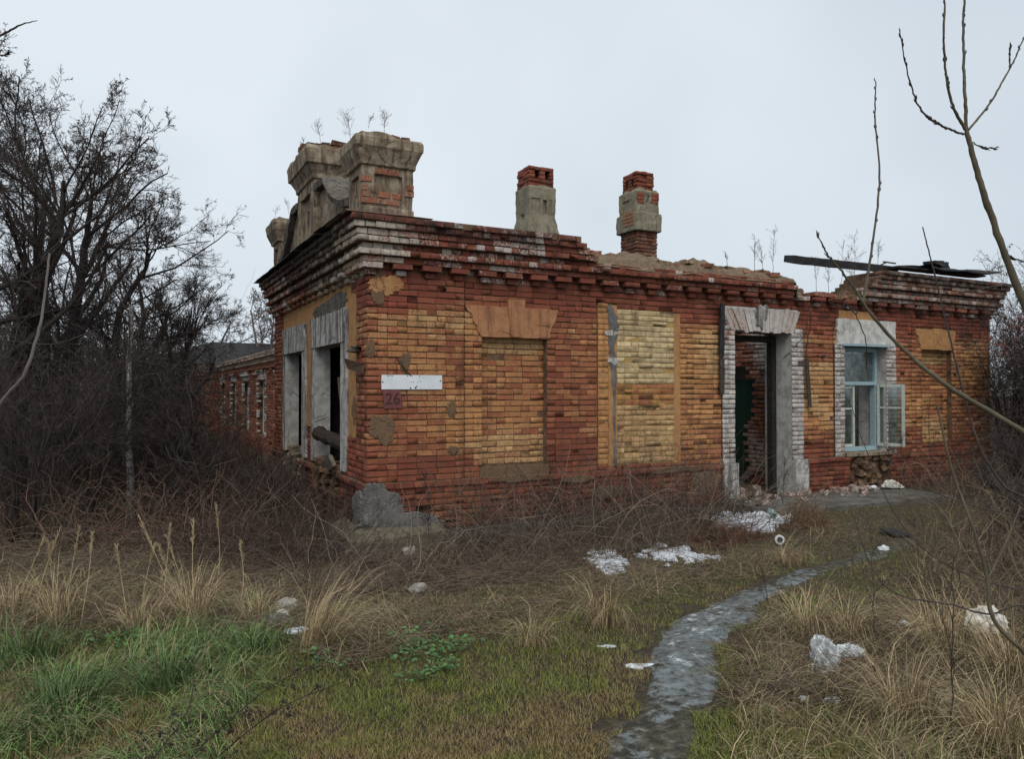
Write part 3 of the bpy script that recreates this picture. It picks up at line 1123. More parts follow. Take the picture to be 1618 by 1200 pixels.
# the grey strip where the render has fallen off beside the yellow panel
zz = np.linspace(0.8, 3.06, 150)
cu = np.interp(zz, [0.8, 1.6, 2.2, 2.5, 2.75, 3.06], [3.53, 3.515, 3.5, 3.475, 3.5, 3.44]) + 0.02 * (fbm(zz * 3, 0, 0, 20) - 0.5)
hw = np.interp(zz, [0.8, 1.4, 2.1, 2.3, 2.45, 2.6, 2.85, 3.0, 3.06], [0.022, 0.02, 0.035, 0.06, 0.035, 0.07, 0.085, 0.05, 0.01])
wl, wr = hw * (0.55 + 1.0 * fbm(zz * 9, 1, 0, 22)), hw * (0.55 + 1.0 * fbm(zz * 9, 5, 0, 23))
V = np.concatenate([Lf.pt(cu - wl, zz, -0.03), Lf.pt(cu - wl * 0.92, zz, 0.006), Lf.pt(cu, zz, 0.012 + 0.006 * fbm(zz * 20, 0, 0, 24)), Lf.pt(cu + wr * 0.92, zz, 0.006), Lf.pt(cu + wr, zz, -0.03)])
n = len(zz)
F = [[k * n + i, (k + 1) * n + i, (k + 1) * n + i + 1, k * n + i + 1] for k in range(4) for i in range(n - 1)]
obj('render_strip', V, F, M['grey_cement'], building, base=(3.5, 0, 2))
for (u, z, ru, rz, s) in ((3.47, 2.66, 0.095, 0.035, 25), (3.5, 2.27, 0.085, 0.05, 26)):
    blob(Lf, u, z, ru, rz, 0.008, 'render_patch', 'white', 0.006, s, rough=0.7)
# grey cement on the corner of the plinth, and the concrete footing
blob(Lf, 0.12, 0.42, 0.27, 0.24, 0.03, 'cement_skirt', 'grey_cement', 0.07, 30, rough=0.25, square=0.25)
blob(Lf, 0.38, 0.26, 0.52, 0.15, 0.034, 'cement_skirt', 'grey_cement', 0.07, 31, rough=0.3)
blob(Lf, 0.05, 0.65, 0.14, 0.13, 0.03, 'cement_skirt', 'grey_cement', 0.075, 35, rough=0.25, square=0.4)
blob(Sf, 0.14, 0.38, 0.26, 0.26, 0.035, 'cement_skirt', 'grey_cement', 0.07, 32, rough=0.28, square=0.4)
for (u, z, ru, rz, s) in ((1.95, 0.72, 0.45, 0.045, 36), (2.9, 0.66, 0.3, 0.05, 37), (4.6, 0.71, 0.5, 0.04, 38), (3.4, 0.45, 0.3, 0.1, 40), (5.1, 0.5, 0.3, 0.16, 41)):
    blob(Lf, u, z, ru, rz, 0.012, 'cement_patch', 'cement', 0.083 if z > 0.6 else 0.06, s, rough=0.5)
mb = MB()
mb.add([(-0.34, -0.3, -0.25), (0.95, -0.3, -0.25), (0.95, 0.1, -0.25), (-0.34, 0.9, -0.25), (-0.3, -0.27, 0.14), (-0.17, -0.38, 0.14),
        (0.9, -0.26, 0.17), (0.9, 0.02, 0.25), (-0.14, -0.1, 0.25), (-0.06, 0.8, 0.25), (-0.3, 0.8, 0.16), (-0.17, -0.4, -0.25)],
       [(0, 11, 5, 4), (11, 1, 6, 5), (4, 5, 8), (5, 6, 7, 8), (4, 8, 9, 10), (0, 4, 10, 3), (1, 2, 7, 6), (2, 3, 9, 7), (3, 10, 9)])
mb.obj('concrete_footing', M['olive_concrete'], building)
mb = MB()
for i in range(46):
    u, z = RNG.uniform(8.3, 9.25), RNG.uniform(0.2, 0.76)
    s = RNG.uniform(0.03, 0.08)
    mb.box(u - s, u + s, -0.02 + RNG.uniform(-0.05, 0.03), 0.1, z - s * 0.6, z + s * 0.6, 0.014)
tag(mb.obj('exposed_rubble', M['mortar'], building), kind='stuff')
for a, b, nn in ((1.15, 2.7, 50), (3.55, 5.0, 40)):
    mb = MB()
    for i in range(nn):
        u, z = RNG.uniform(a, b), RNG.uniform(0.42, 0.86)
        s = RNG.uniform(0.03, 0.085)
        y0 = RNG.uniform(-0.06, 0.05)
        mb.box(y0, 0.2, u - s, u + s, z - s * 0.6, z + s * 0.6, 0.018)
    tag(mb.obj('broken_sill', M['stucco'] if a > 3 else M['mortar'], building), kind='stuff')

# ------------------------------------------------------------------ parapet of the gable front: piers and curved walls


def pier(x0, x1, y0, y1, prof, panels, name, mat, seed, parent=building, rough_top=0.07, amp=0.018):
    """rectangular shaft with a profile [(z, outset)], sunk panels {face: [(a0,a1,z0,z1,depth)]}; faces: 'w' (-X) and 's' (-Y), 'e','n'"""
    zs = []
    for (za, oa), (zb, ob) in zip(prof[:-1], prof[1:]):
        n = max(2, int((zb - za) / 0.06)) if zb - za > 0.02 else 1
        zs += [(za + (zb - za) * i / n, oa + (ob - oa) * i / n) for i in range(n)]
    zs.append(prof[-1])
    extra = set()
    for f in panels.values():
        for p in f:
            extra |= {p[2] - 0.004, p[2] + 0.004, p[3] - 0.004, p[3] + 0.004}
    zo = lambda z: np.interp(z, [q[0] for q in prof], [q[1] for q in prof])
    zz = [q for q in zs if all(abs(q[0] - e) > 0.012 for e in extra)] + [(e, float(zo(e))) for e in extra]
    zz.sort(key=lambda q: q[0])
    faces = []
    for f, (A, B) in (('s', ((x0, y0), (x1, y0))), ('e', ((x1, y0), (x1, y1))), ('n', ((x1, y1), (x0, y1))), ('w', ((x0, y1), (x0, y0)))):
        n = 10
        ts = set(np.round(np.linspace(0, 1, n + 1), 4))
        for p in panels.get(f, []):
            for e in p[:2]:
                ts |= {e - 0.006, e + 0.006}
        for t in sorted(ts)[:-1]:
            faces.append((f, t, A, B))
    m = len(faces)
    cx, cy = (x0 + x1) / 2, (y0 + y1) / 2
    V = []
    nrm = {'s': (0, -1), 'e': (1, 0), 'n': (0, 1), 'w': (-1, 0)}
    for (z, o) in zz:
        for (f, t, A, B) in faces:
            p = np.array(A) * (1 - t) + np.array(B) * t
            p = p + np.sign(p - (cx, cy)) * np.where(np.abs(np.abs(p - (cx, cy)) - ((x1 - x0) / 2, (y1 - y0) / 2)) < 1e-6, o, 0) + (p - (cx, cy)) * np.where(np.abs(np.abs(p - (cx, cy)) - ((x1 - x0) / 2, (y1 - y0) / 2)) < 1e-6, 0, o / max(x1 - x0, y1 - y0) * 2)
            for q in panels.get(f, []):
                if q[0] < t < q[1] and q[2] < z < q[3]:
                    p = p - np.array(nrm[f]) * q[4]
            d = (fbm(p[0] * 7, p[1] * 7, z * 7, seed) - 0.5) * amp + (fbm(p[0] * 22, p[1] * 22, z * 22, seed + 5) - 0.5) * amp * 0.6
            corner = t < 1e-6
            p = p + np.array(nrm[f]) * d - (np.sign(p - (cx, cy)) * 0.012 * vnoise(z * 11, 0, 0, seed) if corner else 0)
            dz = 0
            if z > prof[-1][0] - 0.01:
                dz = rough_top * (fbm(p[0] * 5, p[1] * 5, 0, seed + 9) - 0.6) * 2
            V.append((p[0], p[1], z + dz))
    R = len(zz)
    F = [[j * m + i, j * m + (i + 1) % m, (j + 1) * m + (i + 1) % m, (j + 1) * m + i] for j in range(R - 1) for i in range(m)]
    top = list(range((R - 1) * m, R * m))
    tv = np.array([V[i] for i in top])
    c = np.array([cx, cy, tv[:, 2].mean()])
    base_i = len(V)
    for s in (0.66, 0.3):
        for p in tv:
            q = c + (p - c) * s
            V.append((q[0], q[1], c[2] + rough_top * (fbm(q[0] * 6, q[1] * 6, 0, seed + 9) - 0.3) * 1.6))
    F += [[top[i], top[(i + 1) % m], base_i + (i + 1) % m, base_i + i] for i in range(m)]
    F += [[base_i + i, base_i + (i + 1) % m, base_i + m + (i + 1) % m, base_i + m + i] for i in range(m)]
    F.append([base_i + m + i for i in range(m)])
    return obj(name, np.array(V), F, mat, parent, base=(cx, cy, prof[0][0]))


def loose_bricks(x0, x1, y0, y1, z0, n, parent, cov=0.3, grey=(0.3, 0.26, 0.2), soot=0.2, layers=1, name='cap_brick', keep=0.8):
    """courses of single bricks lying on a pier, ragged at the edges"""
    for k in range(layers):
        y = y0
        while y < y1 - 0.08:
            x = x0
            while x < x1 - 0.08:
                L = 0.25 if RNG.random() < 0.5 else 0.125
                if RNG.random() < keep - 0.25 * k:
                    m = MB()
                    c = np.array([x + L / 2, y + 0.06])
                    m.box(x, min(x + L - 0.01, x1), y, y + 0.115, z0 + k * CH, z0 + k * CH + 0.063, 0.007)
                    a = dict(tint=np.tile((RNG.random() * 0.6, 0.2, soot + 0.2 * RNG.random(), 1), (8, 1)), paint=np.tile((*grey, cov + 0.3 * RNG.random()), (8, 1)))
                    obj(name, np.array(m.v), m.f, M['brick'], parent, base=(c[0], c[1], z0 + k * CH), attrs=a)
                x += L
            y += 0.125


# corner pier
p1 = pier(-0.07, 0.58, 0.09, 0.69, [(3.86, 0.012), (4.06, 0.012), (4.08, 0.0), (4.56, 0.0), (4.58, 0.03), (4.62, 0.035), (4.74, 0.085), (4.78, 0.105), (4.88, 0.105), (4.93, 0.08)],
          {'s': [(0.24, 0.78, 4.17, 4.47, 0.03)], 'w': [(0.25, 0.78, 4.2, 4.47, 0.035)]}, 'parapet_pier', M['stucco'], 201)
loose_bricks(-0.08, 0.62, 0.08, 0.72, 4.9, 0, p1, layers=1, keep=0.85)
for (u0, u1, z, sh) in ((-0.075, 0.05, 4.37, 0.8), (-0.075, 0.0, 4.26, 0.7), (-0.075, 0.03, 4.185, 0.6), (-0.075, 0.16, 4.11, 0.6), (0.17, 0.4, 4.11, 0.35), (0.14, 0.3, 4.2, 0.8), (0.32, 0.43, 4.2, 0.7), (0.47, 0.585, 4.24, 0.5), (0.5, 0.585, 4.315, 0.5), (0.1, 0.24, 4.475, 0.3), (0.25, 0.4, 4.475, 0.2)):
    g = brick_geom((Lf, u0, u1, z, z + 0.066, -0.078 if not (0.1 < u0 < 0.45 and 4.15 < z < 4.45) else -0.108, 0.05, 0, 0), RNG)
    obj('exposed_brick', g, [list(q) for q in BF], M['brick'], p1, base=g.mean(0), attrs=dict(tint=np.tile((sh, 0.25, 0.12, 1), (12, 1)), paint=np.tile((0.34, 0.28, 0.2, 0.35 + 0.15 * RNG.random()), (12, 1))))
mb = MB()
mb.box(-0.34, 0.72, -0.22, 0.75, 3.915, 3.935, 0.006)
mb.obj('flashing_sheet', M['tin'], building)
# middle pier
p2 = pier(-0.09, 0.4, 2.55, 3.68, [(3.9, 0.0), (5.0, 0.0), (5.02, 0.03), (5.08, 0.035), (5.2, 0.10), (5.22, 0.13), (5.42, 0.15), (5.5, 0.12)],
          {'w': [(0.22, 0.78, 4.1, 4.85, 0.06), (0.4, 0.6, 4.2, 4.65, 0.06)], 's': []}, 'parapet_pier', M['stucco'], 202, amp=0.025)
loose_bricks(-0.2, 0.46, 2.5, 3.8, 5.46, 0, p2, layers=2, keep=0.8, soot=0.35)
# far pier
p3 = pier(-0.07, 0.5, 5.4, 6.0, [(3.9, 0.0), (4.56, 0.0), (4.58, 0.03), (4.62, 0.035), (4.78, 0.11), (4.9, 0.13), (4.98, 0.1)],
          {'w': [(0.25, 0.78, 4.15, 4.47, 0.04)], 's': [(0.25, 0.75, 4.15, 4.47, 0.03)]}, 'parapet_pier', M['stucco'], 203)
loose_bricks(-0.12, 0.5, 5.35, 6.05, 4.96, 0, p3, layers=1, keep=0.7)


def gable_wing(ya, yb, za, zb, name, seed):
    """parapet between two piers: top falls from (ya,za) to (yb,zb) in a hollow curve with a coping"""
    n = 26
    t = np.linspace(0, 1, n)
    yy = ya + (yb - ya) * t
    flat = np.clip((t - 0.28) / 0.72, 0, 1)
    zt = za + (zb - za) * (1 - (1 - flat) ** 1.8)
    zt = zt + 0.03 * (fbm(yy * 6, 0, 0, seed) - 0.5)
    V, F = [], []
    for x, dz in ((0.0, 0), (0.34, 0)):
        V += [(x + 0.012 * (vnoise(y * 5, z, 0, seed) - 0.5), y, 3.88) for y, z in zip(yy, zt)]
        V += [(x + 0.012 * (vnoise(y * 5, z, 3, seed) - 0.5), y, z - 0.12) for y, z in zip(yy, zt)]
    for i in range(n - 1):
        F += [[i, i + 1, n + i + 1, n + i], [2 * n + i + 1, 2 * n + i, 3 * n + i, 3 * n + i + 1]]
    w = obj(name, np.array(V), F, M['stucco'], building, base=(0.17, ya, 3.88))
    cb = []
    F = []
    for i in range(n):
        e = 0.01 * RNG.standard_normal(4)
        cb += [(-0.1 + e[0], yy[i], zt[i] - 0.12), (-0.12 + e[1], yy[i], zt[i] - 0.03), (-0.05 + e[2], yy[i], zt[i] + e[3]), (0.36, yy[i], zt[i]), (0.38, yy[i], zt[i] - 0.12)]
    for i in range(n - 1):
        F += [[i * 5 + k, i * 5 + (k + 1) % 5, (i + 1) * 5 + (k + 1) % 5, (i + 1) * 5 + k] for k in range(5)]
    F += [[0, 1, 2, 3, 4], [(n - 1) * 5 + k for k in range(5)]]
    obj('coping', np.array(cb), F, M['stucco_dark'], w, base=(0.17, ya, 3.88))
    return w


gable_wing(2.5, 0.7, 4.92, 4.32, 'parapet_wall', 211)
gable_wing(3.74, 5.38, 4.92, 4.2, 'parapet_wall', 212)
# sheet along the top of the gable cornice, hanging over
mb = MB()
ys = np.linspace(0.0, 6.5, 16)
for i in range(15):
    y0, y1 = ys[i], ys[i + 1] - 0.012
    z = 3.925 + RNG.normal(0, 0.004)
    mb.box(-0.35 - RNG.random() * 0.02, 0.05, y0, y1, z, z + 0.008, 0.004)
mb.obj('roof_edge_sheet', M['tar'], building)

# rubble lying along the broken crest of the long front
V, F = [], []
n, w = 170, 12
ss = np.linspace(3.1, 7.1, n)
for i, s in enumerate(ss):
    top = float(top_long(s))
    hgt = 0.03 + 0.42 * float(fbm(s * 1.9, 0.5, 0, 91)) * (1.0 - 0.65 * float(sstep(5.6, 7.0, s))) * float(sstep(3.0, 3.3, s)) + 0.04 * float(vnoise(s * 9, 1, 0, 92))
    for j in range(w):
        t = j / (w - 1)
        y = -0.13 + 0.7 * t
        z = top - 0.05 + (hgt * 0.8 * min(1, t * 2.2) ** 0.7 * (1 - 0.5 * max(0, t - 0.5)) + 0.05 * (t > 0)) + (0.09 * (float(fbm(s * 7, y * 9, 0, 93, 4)) - 0.5) if j else 0)
        V.append((s, y, z))
F = [[i * w + j, (i + 1) * w + j, (i + 1) * w + j + 1, i * w + j + 1] for i in range(n - 1) for j in range(w - 1)]
tag(obj('crest_rubble', np.array(V), F, M['debris'], building), kind='stuff')
V, F, w = [], [], 9
ss = np.linspace(6.95, 8.4, 40)
for i, s in enumerate(ss):
    top = float(top_long(s - 0.03))
    for j in range(w):
        t = j / (w - 1)
        V.append((s, -0.06 + 0.6 * t, top - 0.02 + 0.06 * math.sin(math.pi * min(1, 0.15 + 0.85 * t)) + 0.04 * (float(fbm(s * 8, t * 6, 0, 95)) - 0.4)))
F = [[i * w + j, (i + 1) * w + j, (i + 1) * w + j + 1, i * w + j + 1] for i in range(39) for j in range(w - 1)]
tag(obj('crest_rubble', np.array(V), F, M['debris'], building), kind='stuff')
for i in range(60):
    s = RNG.uniform(3.0, 8.4)
    z = float(top_long(s)) + (0.1 if s < 6.9 else 0.03) * RNG.random() + 0.02
    m = MB()
    L = RNG.choice([0.12, 0.22])
    m.box(s, s + L, RNG.uniform(-0.1, 0.2), RNG.uniform(0.25, 0.4), z, z + 0.063, 0.012)
    obj('loose_brick', np.array(m.v), m.f, M['brick'], building, base=np.array(m.v).mean(0),
        attrs=dict(tint=np.tile((RNG.random() * 0.6, 0.3, 0.15, 1), (8, 1)), paint=np.tile((0.24, 0.17, 0.10, 0.35 + 0.4 * RNG.random()), (8, 1))))

# ------------------------------------------------------------------ chimneys


def brick_stack(x0, x1, y0, y1, z0, n, parent, cov=0.2, col=(0.3, 0.26, 0.18), holes=(), soot=0.1, name='stack_brickwork', flip=0, jit=0.006):
    """n courses of single bricks round a rectangular stack, one mesh"""
    V, F, T, P, nb = [], [], [], [], 0
    mb = MB()
    for k in range(n):
        z = z0 + k * CH
        zm = z + CH / 2
        mb_core = (x0 + 0.03, x1 - 0.03, y0 + 0.03, y1 - 0.03)
        solid = not any(h[2] < zm < h[3] for h in holes)
        mb.box(mb_core[0], mb_core[1], mb_core[2] + (0.1 if not solid else 0), mb_core[3], z, z + CH - 0.0005)
        for f, O, a, nn, L in (('s', (x0, y0), (1, 0), (0, -1), x1 - x0), ('w', (x0, y1), (0, -1), (-1, 0), y1 - y0)):
            fc = Facade(O, a, nn, L)
            own = (k + (f == 'w')) % 2
            u = 0.0 if own else (0.12 if f == 's' else 0.0)
            end = L if own or f == 's' else L - 0.12
            cut = sorted(h[1] for h in holes if h[0] == f and h[2] < zm < h[3])
            runs, p = [], u
            for a_, b_ in cut:
                runs.append((p, a_))
                p = b_
            runs.append((p, end))
            for u, end in runs:
                while u < end - 0.02:
                    l = 0.25 if RNG.random() < 0.55 else 0.125
                    e = min(u + l, end)
                    if end - e < 0.05:
                        e = end
                    b = (fc, u + 0.003, e - 0.003, z + 0.006, z + CH - 0.005, RNG.normal(0, jit), 0.12)
                    g = brick_geom((*b, 0, 0), RNG)
                    V.append(g)
                    F.append(BF + nb * 12)
                    nb += 1
                    T.append(np.tile((0.2 + 0.5 * RNG.random(), 0.05 + 0.1 * RNG.random(), soot + 0.15 * RNG.random(), 1), (12, 1)))
                    P.append(np.tile((*col, np.clip(cov + 0.25 * (RNG.random() - 0.5), 0, 1)), (12, 1)))
                    u = e
    ob = tag(obj(name, np.concatenate(V), np.concatenate(F), M['brick'], parent, attrs=dict(tint=np.concatenate(T), paint=np.concatenate(P))), kind='stuff')
    return mb, ob


cx, cy = 3.93, 3.25
c1 = pier(cx, cx + 0.56, cy, cy + 0.52, [(3.2, 0.06), (4.75, 0.05), (4.9, 0.03), (5.05, 0.0), (5.56, 0.012), (5.6, 0.0)],
          {'s': [(0.1, 0.4, 5.12, 5.36, 0.02), (0.52, 0.66, 5.1, 5.34, 0.05)], 'w': [(0.45, 0.6, 5.0, 5.1, 0.05)]}, 'chimney', M['chimney_stucco'], 221)
mb, _ = brick_stack(cx + 0.02, cx + 0.53, cy + 0.02, cy + 0.5, 5.58, 5, c1, 0.12, holes=[('s', (0.12, 0.22), 5.72, 5.87), ('s', (0.33, 0.43), 5.72, 5.87)], soot=0.1)
mb.obj('flue_core', M['dark'], c1)
cx, cy = 6.74, 3.80
c2 = pier(cx - 0.03, cx + 0.55, cy - 0.03, cy + 0.6, [(5.13, 0.02), (5.15, 0.04), (5.5, 0.035), (5.52, 0.0), (5.95, 0.0), (6.0, -0.03)],
          {'w': [(0.2, 0.6, 5.55, 5.8, 0.03)], 's': []}, 'chimney', M['chimney_stucco'], 222, amp=0.035)
mb, _ = brick_stack(cx, cx + 0.52, cy, cy + 0.57, 3.2, 26, c2, 0.42, (0.2, 0.15, 0.1), soot=0.33)
mb2, _ = brick_stack(cx + 0.03, cx + 0.46, cy + 0.03, cy + 0.54, 6.0, 5, c2, 0.2, holes=[('w', (0.1, 0.2), 6.1, 6.24), ('w', (0.3, 0.4), 6.1, 6.24)], soot=0.12, jit=0.012)
mb.obj('flue_core', M['dark'], c2)
mb2.obj('flue_core', M['dark'], c2)
# bricks laid bare where the stucco has dropped
for (f, u0, u1, z0, n, ofs) in (('s', 0.36, 0.57, 5.72, 3, 0.045), ('s', 0.0, 0.2, 5.7, 3, 0.04), ('w', 0.2, 0.6, 5.25, 4, 0.05)):
    for k in range(n):
        u = u0 + 0.04 * RNG.random()
        while u < u1 - 0.05:
            L = min(0.16 + 0.08 * RNG.random(), u1 - u)
            fc = Facade((cx - 0.03, cy - 0.03), (1, 0), (0, -1), 1) if f == 's' else Facade((cx - 0.03, cy + 0.6), (0, -1), (-1, 0), 1)
            g = brick_geom((fc, u, u + L - 0.01, z0 + k * CH, z0 + k * CH + 0.064, ofs - (0.03 if f == 's' else 0.0), 0.06, 0, 0), RNG)
            obj('bare_brick', g, [list(q) for q in BF], M['brick'], c2, base=g.mean(0), attrs=dict(tint=np.tile((0.4 + 0.4 * RNG.random(), 0.2, 0.1, 1), (12, 1)), paint=np.tile((0.3, 0.25, 0.16, 0.2 if f == 's' else 0.5), (12, 1))))
            u += L

# ------------------------------------------------------------------ doorway and window joinery
fr = MB()
fr.box(6.83, 6.925, 0.29, 0.40, 0.17, 2.74)
fr.box(5.74, 5.83, 0.29, 0.40, 0.17, 2.74)
fr.box(5.831, 6.829, 0.29, 0.40, 2.64, 2.74)
fr.obj('door_frame', M['dark'], building, base=(6.3, 0.35, 0.17))
mb = MB()
mb.box(7.63, 7.67, 1.42, 2.25, 0.18, 2.05)
dl = mb.obj('door_leaf', M['green_door'], building, base=(7.65, 2.2, 0.2))
mb = MB()
mb.tube(spline([(7.63, 1.55, 1.1), (7.58, 1.55, 1.1), (7.57, 1.66, 1.1)], 8), [0.012] * 8, 6)
mb.obj('handle', M['tin'], dl, base=(7.6, 1.6, 1.1))
# the window: fixed frame, two casements, panes
wx0, wx1, wy, wz0, wz1 = 8.19, 9.235, 0.21, 0.81, 2.6
win = empty('window', (8.7, wy, wz0))
win.parent = building
win.location = (8.7, wy, wz0)
fr = MB()
t = 0.07
fr.box(wx0, wx0 + t, wy - 0.05, wy + 0.05, wz0, wz1)
fr.box(wx1 - t, wx1, wy - 0.05, wy + 0.05, wz0, wz1)
fr.box(wx0 + t + 0.001, wx1 - t - 0.001, wy - 0.05, wy + 0.05, wz1 - t, wz1)
fr.box(wx0 + t + 0.001, wx1 - t - 0.001, wy - 0.05, wy + 0.05, wz0, wz0 + t)
fr.box(wx0 + t + 0.001, wx1 - t - 0.001, wy - 0.055, wy + 0.055, 1.95, 2.01)
fr.obj('frame', M['blue_paint'], win, base=(8.7, wy, wz0))
sill = MB()
sill.box(8.12, 9.3, -0.09, 0.2, 0.755, 0.8, 0.004)
sill.obj('sill', M['stucco'], win, base=(8.7, 0, 0.77))
sill = MB()
sill.box(8.1, 9.26, -0.075, -0.025, 2.61, 2.645, 0.004)
sill.obj('drip_board', M['blue_paint'], win, base=(8.7, 0, 2.62))
mb = MB()
mb.box(wx0 + t, wx1 - t, wy - 0.004, wy + 0.004, 2.01, wz1 - t)
mb.obj('pane', M['glass'], win, base=(8.7, wy, 2.2))


def casement(hinge, ang, wdt, z0, z1, name):
    """a leaf hinged at a vertical edge, with a glazing bar and two panes"""
    d = np.array([math.cos(ang), math.sin(ang)])
    P = lambda s, z: np.array([hinge[0] + d[0] * s, hinge[1] + d[1] * s, z])
    b = 0.05
    m = MB()
    m.beam(P(b / 2, z0), P(b / 2, z1), b, 0.04, (d[0], d[1], 0))
    m.beam(P(wdt - b / 2, z0), P(wdt - b / 2, z1), b, 0.04, (d[0], d[1], 0))
    zb = z0 + (z1 - z0) * 0.62
    for zz in (z0 + b / 2, zb, z1 - b / 2):
        m.beam(P(b + 0.001, zz), P(wdt - b - 0.001, zz), 0.036, b if zz != zb else 0.03)
    c = m.obj(name, M['pale_paint'], win, base=P(wdt / 2, z0))
    for za, zc in ((z0 + b, zb - 0.015), (zb + 0.015, z1 - b)):
        m = MB()
        m.beam(P(b + 0.002, (za + zc) / 2), P(wdt - b - 0.002, (za + zc) / 2), 0.006, zc - za)
        m.obj('pane', M['glass'], win, base=P(wdt / 2, za))


casement((wx0 + t, wy + 0.0), rad(0), 0.42, wz0 + t + 0.005, 1.945, 'casement')
casement((wx1 - 0.03, wy - 0.06), rad(-70), 0.45, wz0 + t + 0.01, 1.965, 'casement')

# ------------------------------------------------------------------ the lower wing set back on the left, and the block at its end
wing = empty('brick_wing', (1.04, 15, 0), 'low brick wing receding behind the gable front, seen through bare branches', 'building')
WT = 2.95


def far_bricks(fc, z0, z1, holes, corn=()):
    """coarse courses for a wall too far to tell single bricks; every course still has its own edge"""
    m = MB()
    k = 0
    z = z0
    V, F, T, P, nb = [], [], [], [], 0
    while z < z1 - 0.02:
        zm = z + 0.075 / 2
        u = -RNG.random() * 0.2
        while u < fc.len:
            L = 0.5 if RNG.random() < 0.5 else 0.25
            a, b = max(u, 0), min(u + L, fc.len)
            um = (a + b) / 2
            u += L
            if b - a < 0.05 or any(h[0] < um < h[1] and h[2] < zm < h[3] for h in holes):
                continue
            o = 0.0
            for (ca, cb, co, den) in corn:
                if ca < zm < cb:
                    o = co if not den or int(um / 0.25) % 2 else 0.0
            r = RNG.random
            white = any(h[0] - 0.15 < um < h[1] + 0.15 and h[2] < zm < h[3] + 0.3 for h in holes)
            pc = ((0.55, 0.53, 0.5), 0.6 + 0.15 * r()) if white else ((0.42, 0.2, 0.08), 0.3 + 0.3 * (r() - 0.5))
            if zm > WT - 0.35:
                pc = ((0.3, 0.25, 0.2), 0.55 + 0.2 * r())
            g = brick_geom((fc, a + 0.004, b - 0.004, z + 0.008, z + 0.072, o + RNG.normal(0, 0.004), o + 0.06, 0, 0), RNG)
            V.append(g)
            F.append(BF + nb * 12)
            nb += 1
            T.append(np.tile((0.2 + 0.5 * r(), 0.15, 0.15 + 0.1 * r(), 1), (12, 1)))
            P.append(np.tile((*pc[0], pc[1]), (12, 1)))
        z += 0.075
        k += 1
    return tag(obj('wing_brickwork', np.concatenate(V), np.concatenate(F), M['brick'], wing, attrs=dict(tint=np.concatenate(T), paint=np.concatenate(P))), kind='stuff')


wf = Facade((1.04, 6.06), (0, 1), (-1, 0), 18.9)
wh = [(1.4 + 3.1 * i, 2.7 + 3.1 * i, 0.55, 2.15) for i in range(6)]
cor = [(2.35, 2.5, 0.07, True), (2.5, 2.65, 0.09, False), (2.65, 2.8, 0.14, False), (2.8, 2.96, 0.2, False)]
far_bricks(wf, 0.0, WT, wh, cor)
mb = MB()
cuts = [0.0] + [q for h in wh for q in h[:2]] + [18.9]
for a, b in zip(cuts[0::2], cuts[1::2]):
    mb.box(1.055, 1.5, 6.07 + a, 6.06 + b, -0.2, WT - 0.01)
for h in wh:
    mb.box(1.055, 1.5, 6.062 + h[0], 6.058 + h[1], -0.2, h[2])
    mb.box(1.055, 1.5, 6.062 + h[0], 6.058 + h[1], h[3], WT - 0.01)
mb.obj('wall', M['mortar'], wing)
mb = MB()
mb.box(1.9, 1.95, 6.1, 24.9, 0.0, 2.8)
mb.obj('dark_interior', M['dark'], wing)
for h in wh:
    y0, y1 = 6.06 + h[0], 6.06 + h[1]
    m = MB()
    for (a, b, c, d) in ((y0, y0 + 0.07, h[2], h[3]), (y1 - 0.07, y1, h[2], h[3]), (y0 + 0.48, y0 + 0.53, h[2], h[3]), (y0 + 0.071, y1 - 0.071, h[3] - 0.07, h[3]), (y0 + 0.071, y1 - 0.071, 1.62, 1.68)):
        m.box(1.2, 1.26, a, b, c, d)
    w = m.obj('window', M['pale_paint'], wing, base=(1.2, (y0 + y1) / 2, h[2]))
    m = MB()
    m.box(1.225, 1.232, y0 + 0.07, y1 - 0.07, h[2], h[3] - 0.07)
    m.obj('pane', M['glass'], w, base=(1.2, (y0 + y1) / 2, h[2]))
wf2 = Facade((-1.9, 25.0), (1, 0), (0, -1), 3.2)
far_bricks(wf2, 0.0, WT, [], cor)
mb = MB()
mb.box(-1.88, 6.0, 25.01, 30, -0.2, WT - 0.01)
mb.obj('end_block', M['mortar'], wing)
mb = MB()
mb.add([(-2.1, 24.7, 2.97), (6.2, 24.7, 2.97), (6.2, 30.3, 2.97), (-2.1, 30.3, 2.97), (1.0, 27, 4.0), (4.0, 27, 4.0)], [(0, 1, 5, 4), (1, 2, 5), (2, 3, 4, 5), (3, 0, 4), (0, 3, 2, 1)])
mb.obj('roof', M['tar'], wing)

